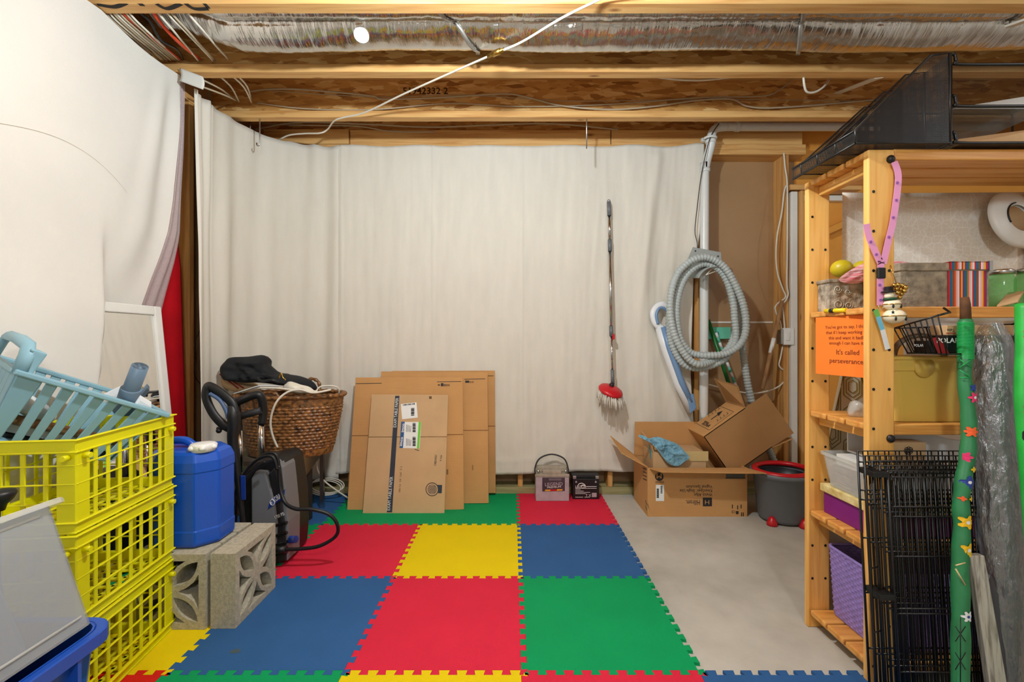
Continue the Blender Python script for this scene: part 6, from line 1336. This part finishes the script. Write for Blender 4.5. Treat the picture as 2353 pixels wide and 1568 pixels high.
# ------------------------------------------------ painted sticks, wrapped roll, board
mk('stick_green', (40, 120, 72), .5, var=.15, scale=18); mk('bark', (96, 60, 30), .8, var=.3, scale=30); mk('twine', (24, 168, 84), .4, var=.1)
mk('fl_pink', (226, 50, 110), .5, var=0); mk('fl_orange', (240, 96, 40), .5, var=0); mk('fl_yellow', (240, 190, 20), .5, var=.1); mk('fl_blue', (40, 62, 150), .5, var=0); mk('fl_white', (236, 236, 236), .5, var=0)
YS_ = lambda y: interp([(680, 1.405), (1568, 1.265), (1800, 1.235)], y)
gs = thing('painted_stick', 'green stick painted with bright flowers leaning on the wire crate', 'stick', P(2206, 1680, 1.25))
SP = [(2218, 690), (2219, 735), (2219, 800), (2216, 860), (2222, 920), (2226, 980), (2224, 1040), (2214, 1100), (2208, 1160), (2210, 1220), (2206, 1300), (2207, 1400), (2207, 1500), (2206, 1680)]
b = MB(); b.tube([P(2216, 684, YS_(684)), P(2218, 700, YS_(700)), P(2219, 738, YS_(738))], [.011, .013, .014], 12); b.build('bare_tip', 'bark', gs, True)
b = MB(); b.tube(smooth_path([P(x, y, YS_(y)) for x, y in SP[1:]], 6), [lerp(.0165, .0215, i/72)*(1+.06*math.sin(i*.9)) for i in range(73)], 14); b.build('shaft', 'stick_green', gs, True)
b = MB(); hx = []
for i in range(26*10):
    t = i/10/26; y = 740+t*85; c = P(2219, y, YS_(y)); a = i*2*PI/10; hx.append(c+Vector((.0185*math.cos(a), .0185*math.sin(a), 0)))
b.tube(hx, .0022, 5)
for y0_, y1_ in ((826, 845), (845, 826), (850, 870), (868, 868)): b.tube([P(2205, y0_, YS_(800)-.022), P(2219, (y0_+y1_)/2, YS_(800)-.032), P(2232, y1_, YS_(800)-.022)], .0015, 5)
b.build('twine', 'twine', gs, True)
def flower(x, y, r, np_, mat, cen='fl_white', par=gs, y_=None, rad=.0212, xs=None):
    Yc = y_ or YS_(y); ax = XP(xs if xs else interp([(q[1], q[0]) for q in SP], y), Yc); c0 = P(x, y, Yc)
    def wrap(dx, dz, o=.0008):
        X = max(-.97*rad, min(.97*rad, c0.x+dx-ax)); return Vector((ax+X*(1+o/rad), Yc-math.sqrt(rad*rad-X*X)-o, c0.z+dz))
    b = MB(); n_ = np_*5; vs = [wrap(0, 0)]
    for ring_ in (.5, 1):
        for k in range(n_):
            a = 2*PI*k/n_; rr = r*ring_*(.4+.6*abs(math.cos(a*np_/2))); vs.append(wrap(rr*math.cos(a), rr*math.sin(a)))
    b.add(vs, [(0, 1+k, 1+(k+1) % n_) for k in range(n_)]+[(1+k, 1+n_+k, 1+n_+(k+1) % n_, 1+(k+1) % n_) for k in range(n_)]); b.build('painted_flower', mat, par, True, recalc=False)
    if cen:
        b = MB(); b.add([wrap(.25*r*math.cos(2*PI*k/8), .25*r*math.sin(2*PI*k/8), .0014) for k in range(8)], [list(range(8))]); b.build('flower_centre', cen, par, True, recalc=False)
for a_ in ((2224, 912, .018, 6, 'fl_pink'), (2219, 990, .017, 6, 'fl_orange', None), (2208, 1048, .017, 6, 'fl_pink', None), (2222, 890, .013, 5, 'fl_blue', None), (2212, 1104, .020, 4, 'fl_blue'), (2221, 1075, .009, 4, 'fl_yellow', None), (2208, 1195, .022, 5, 'fl_yellow'), (2210, 1258, .022, 5, 'fl_yellow'), (2216, 1142, .008, 4, 'fl_yellow', None), (2200, 1142, .008, 4, 'fl_orange', None), (2208, 1408, .017, 6, 'fl_white', 'fl_blue')): flower(*a_)
b = MB()
for y0_, y1_ in ((1440, 1475), (1475, 1440), (1500, 1540), (1540, 1500)): b.tube([P(2195, y0_, YS_(y0_)-.0235), P(2219, y1_, YS_(y1_)-.0235)], .0012, 4)
b.tube([P(2207, 1420, YS_(1420)-.0245), P(2207, 1568, YS_(1568)-.0245)], .0012, 4); b.build('painted_lines', 'black', gs, True)
b = MB(); b.tube([P(2196, 1300, YS_(1300)-.0235), P(2218, 1294, YS_(1294)-.0235)], .0022, 4); b.tube([P(2196, 1308, YS_(1308)-.0235), P(2218, 1345, YS_(1345)-.0235)], .0022, 4); b.build('bare_streaks', 'tape', gs, True)
g2 = thing('painted_stick', 'bright green stick with red and black patches beside the wrapped roll', 'stick', P(2356, 1690, 1.29))
YG = lambda y: interp([(700, 1.34), (800, 1.325), (900, 1.31), (1000, 1.295), (1300, 1.25)], y); XG = lambda y: interp([(700, 2357), (800, 2359), (900, 2356), (1000, 2362), (1300, 2385)], y)
mk('stick_bright', (40, 176, 66), .45, var=.2, scale=14)
b = MB(); b.tube(smooth_path([P(2357, 700, 1.34), P(2359, 800, 1.325), P(2356, 900, 1.31), P(2362, 1000, 1.295), P(2385, 1300, 1.25), P(2400, 1680, 1.20)], 6), [.024]*31, 12); b.build('shaft', 'stick_bright', g2, True)
for y, m_ in ((768, 'mop_red'), (850, 'black'), (905, 'black'), (940, 'mop_red'), (1000, 'black')): flower(2350, y, .016, 3, m_, None, g2, YG(y), .0248, XG(y))
# wrapped roll
wr = thing('wrapped_roll', 'grey rolls sleeved in crinkled clear plastic leaning on the shelf', 'roll', P(2320, 1600, 1.30))
mk('roll_grey', (88, 86, 92), .55, var=.1, scale=4)
YR = lambda y: interp([(740, 1.412), (1600, 1.315), (1700, 1.30)], y)
for xa, xb2, r_ in ((2262, 2290, .026), (2296, 2338, .030)):
    b = MB(); b.tube([P(xa, 790, YR(790)), P((xa+xb2)/2, 1200, YR(1200)), P(xb2, 1660, YR(1660))], r_, 14); b.build('roll', 'roll_grey', wr, True)
rows = [(742, 2262, 2300, .012), (760, 2248, 2312, .02), (790, 2240, 2318, .035), (860, 2238, 2324, .042), (1000, 2241, 2334, .045), (1200, 2250, 2348, .047), (1400, 2268, 2372, .048), (1480, 2276, 2382, .046), (1660, 2290, 2400, .045)]
lp = []
for r_i in range(73):
    y = lerp(742, 1660, r_i/72)
    xl, xr, dep = (interp([(r_[0], r_[k]) for r_ in rows], y) for k in (1, 2, 3))
    c = P((xl+xr)/2, y, YR(y)); hw_ = (xr-xl)/2*YR(y)/F; ring_ = []
    for k in range(72):
        a = 2*PI*k/72; e = Vector((math.cos(a)*2.2, math.sin(a)*2.2, y*.012))
        w_ = 1+.10*noise.noise(e)+.10*(.5-abs(noise.noise(Vector((math.cos(a)*5, math.sin(a)*5, y*.010+3)))))+.05*(.5-abs(noise.noise(Vector((math.cos(a)*8+y*.01, math.sin(a)*8, y*.05)))))
        ring_.append(c+Vector((hw_*math.cos(a)*w_*.97, dep*math.sin(a)*w_, 0)))
    lp.append(ring_)
b = MB(); loft(b, lp, False, True, True); b.build('plastic_sleeve', 'poly_film', wr, True)
b = MB(); q0 = [P(2230, 1277, 1.295), P(2263, 1278, 1.295), P(2330, 1660, 1.255), P(2288, 1660, 1.255)]; th_ = Vector((0, .018, 0))
b.hexa([q0[3], q0[2], q0[2]+th_, q0[3]+th_], [q0[0], q0[1], q0[1]+th_, q0[0]+th_]); tag(b.build('weathered_board', 'weathered', bevel=.002), 'weathered grey board leaning beside the painted stick', 'board')
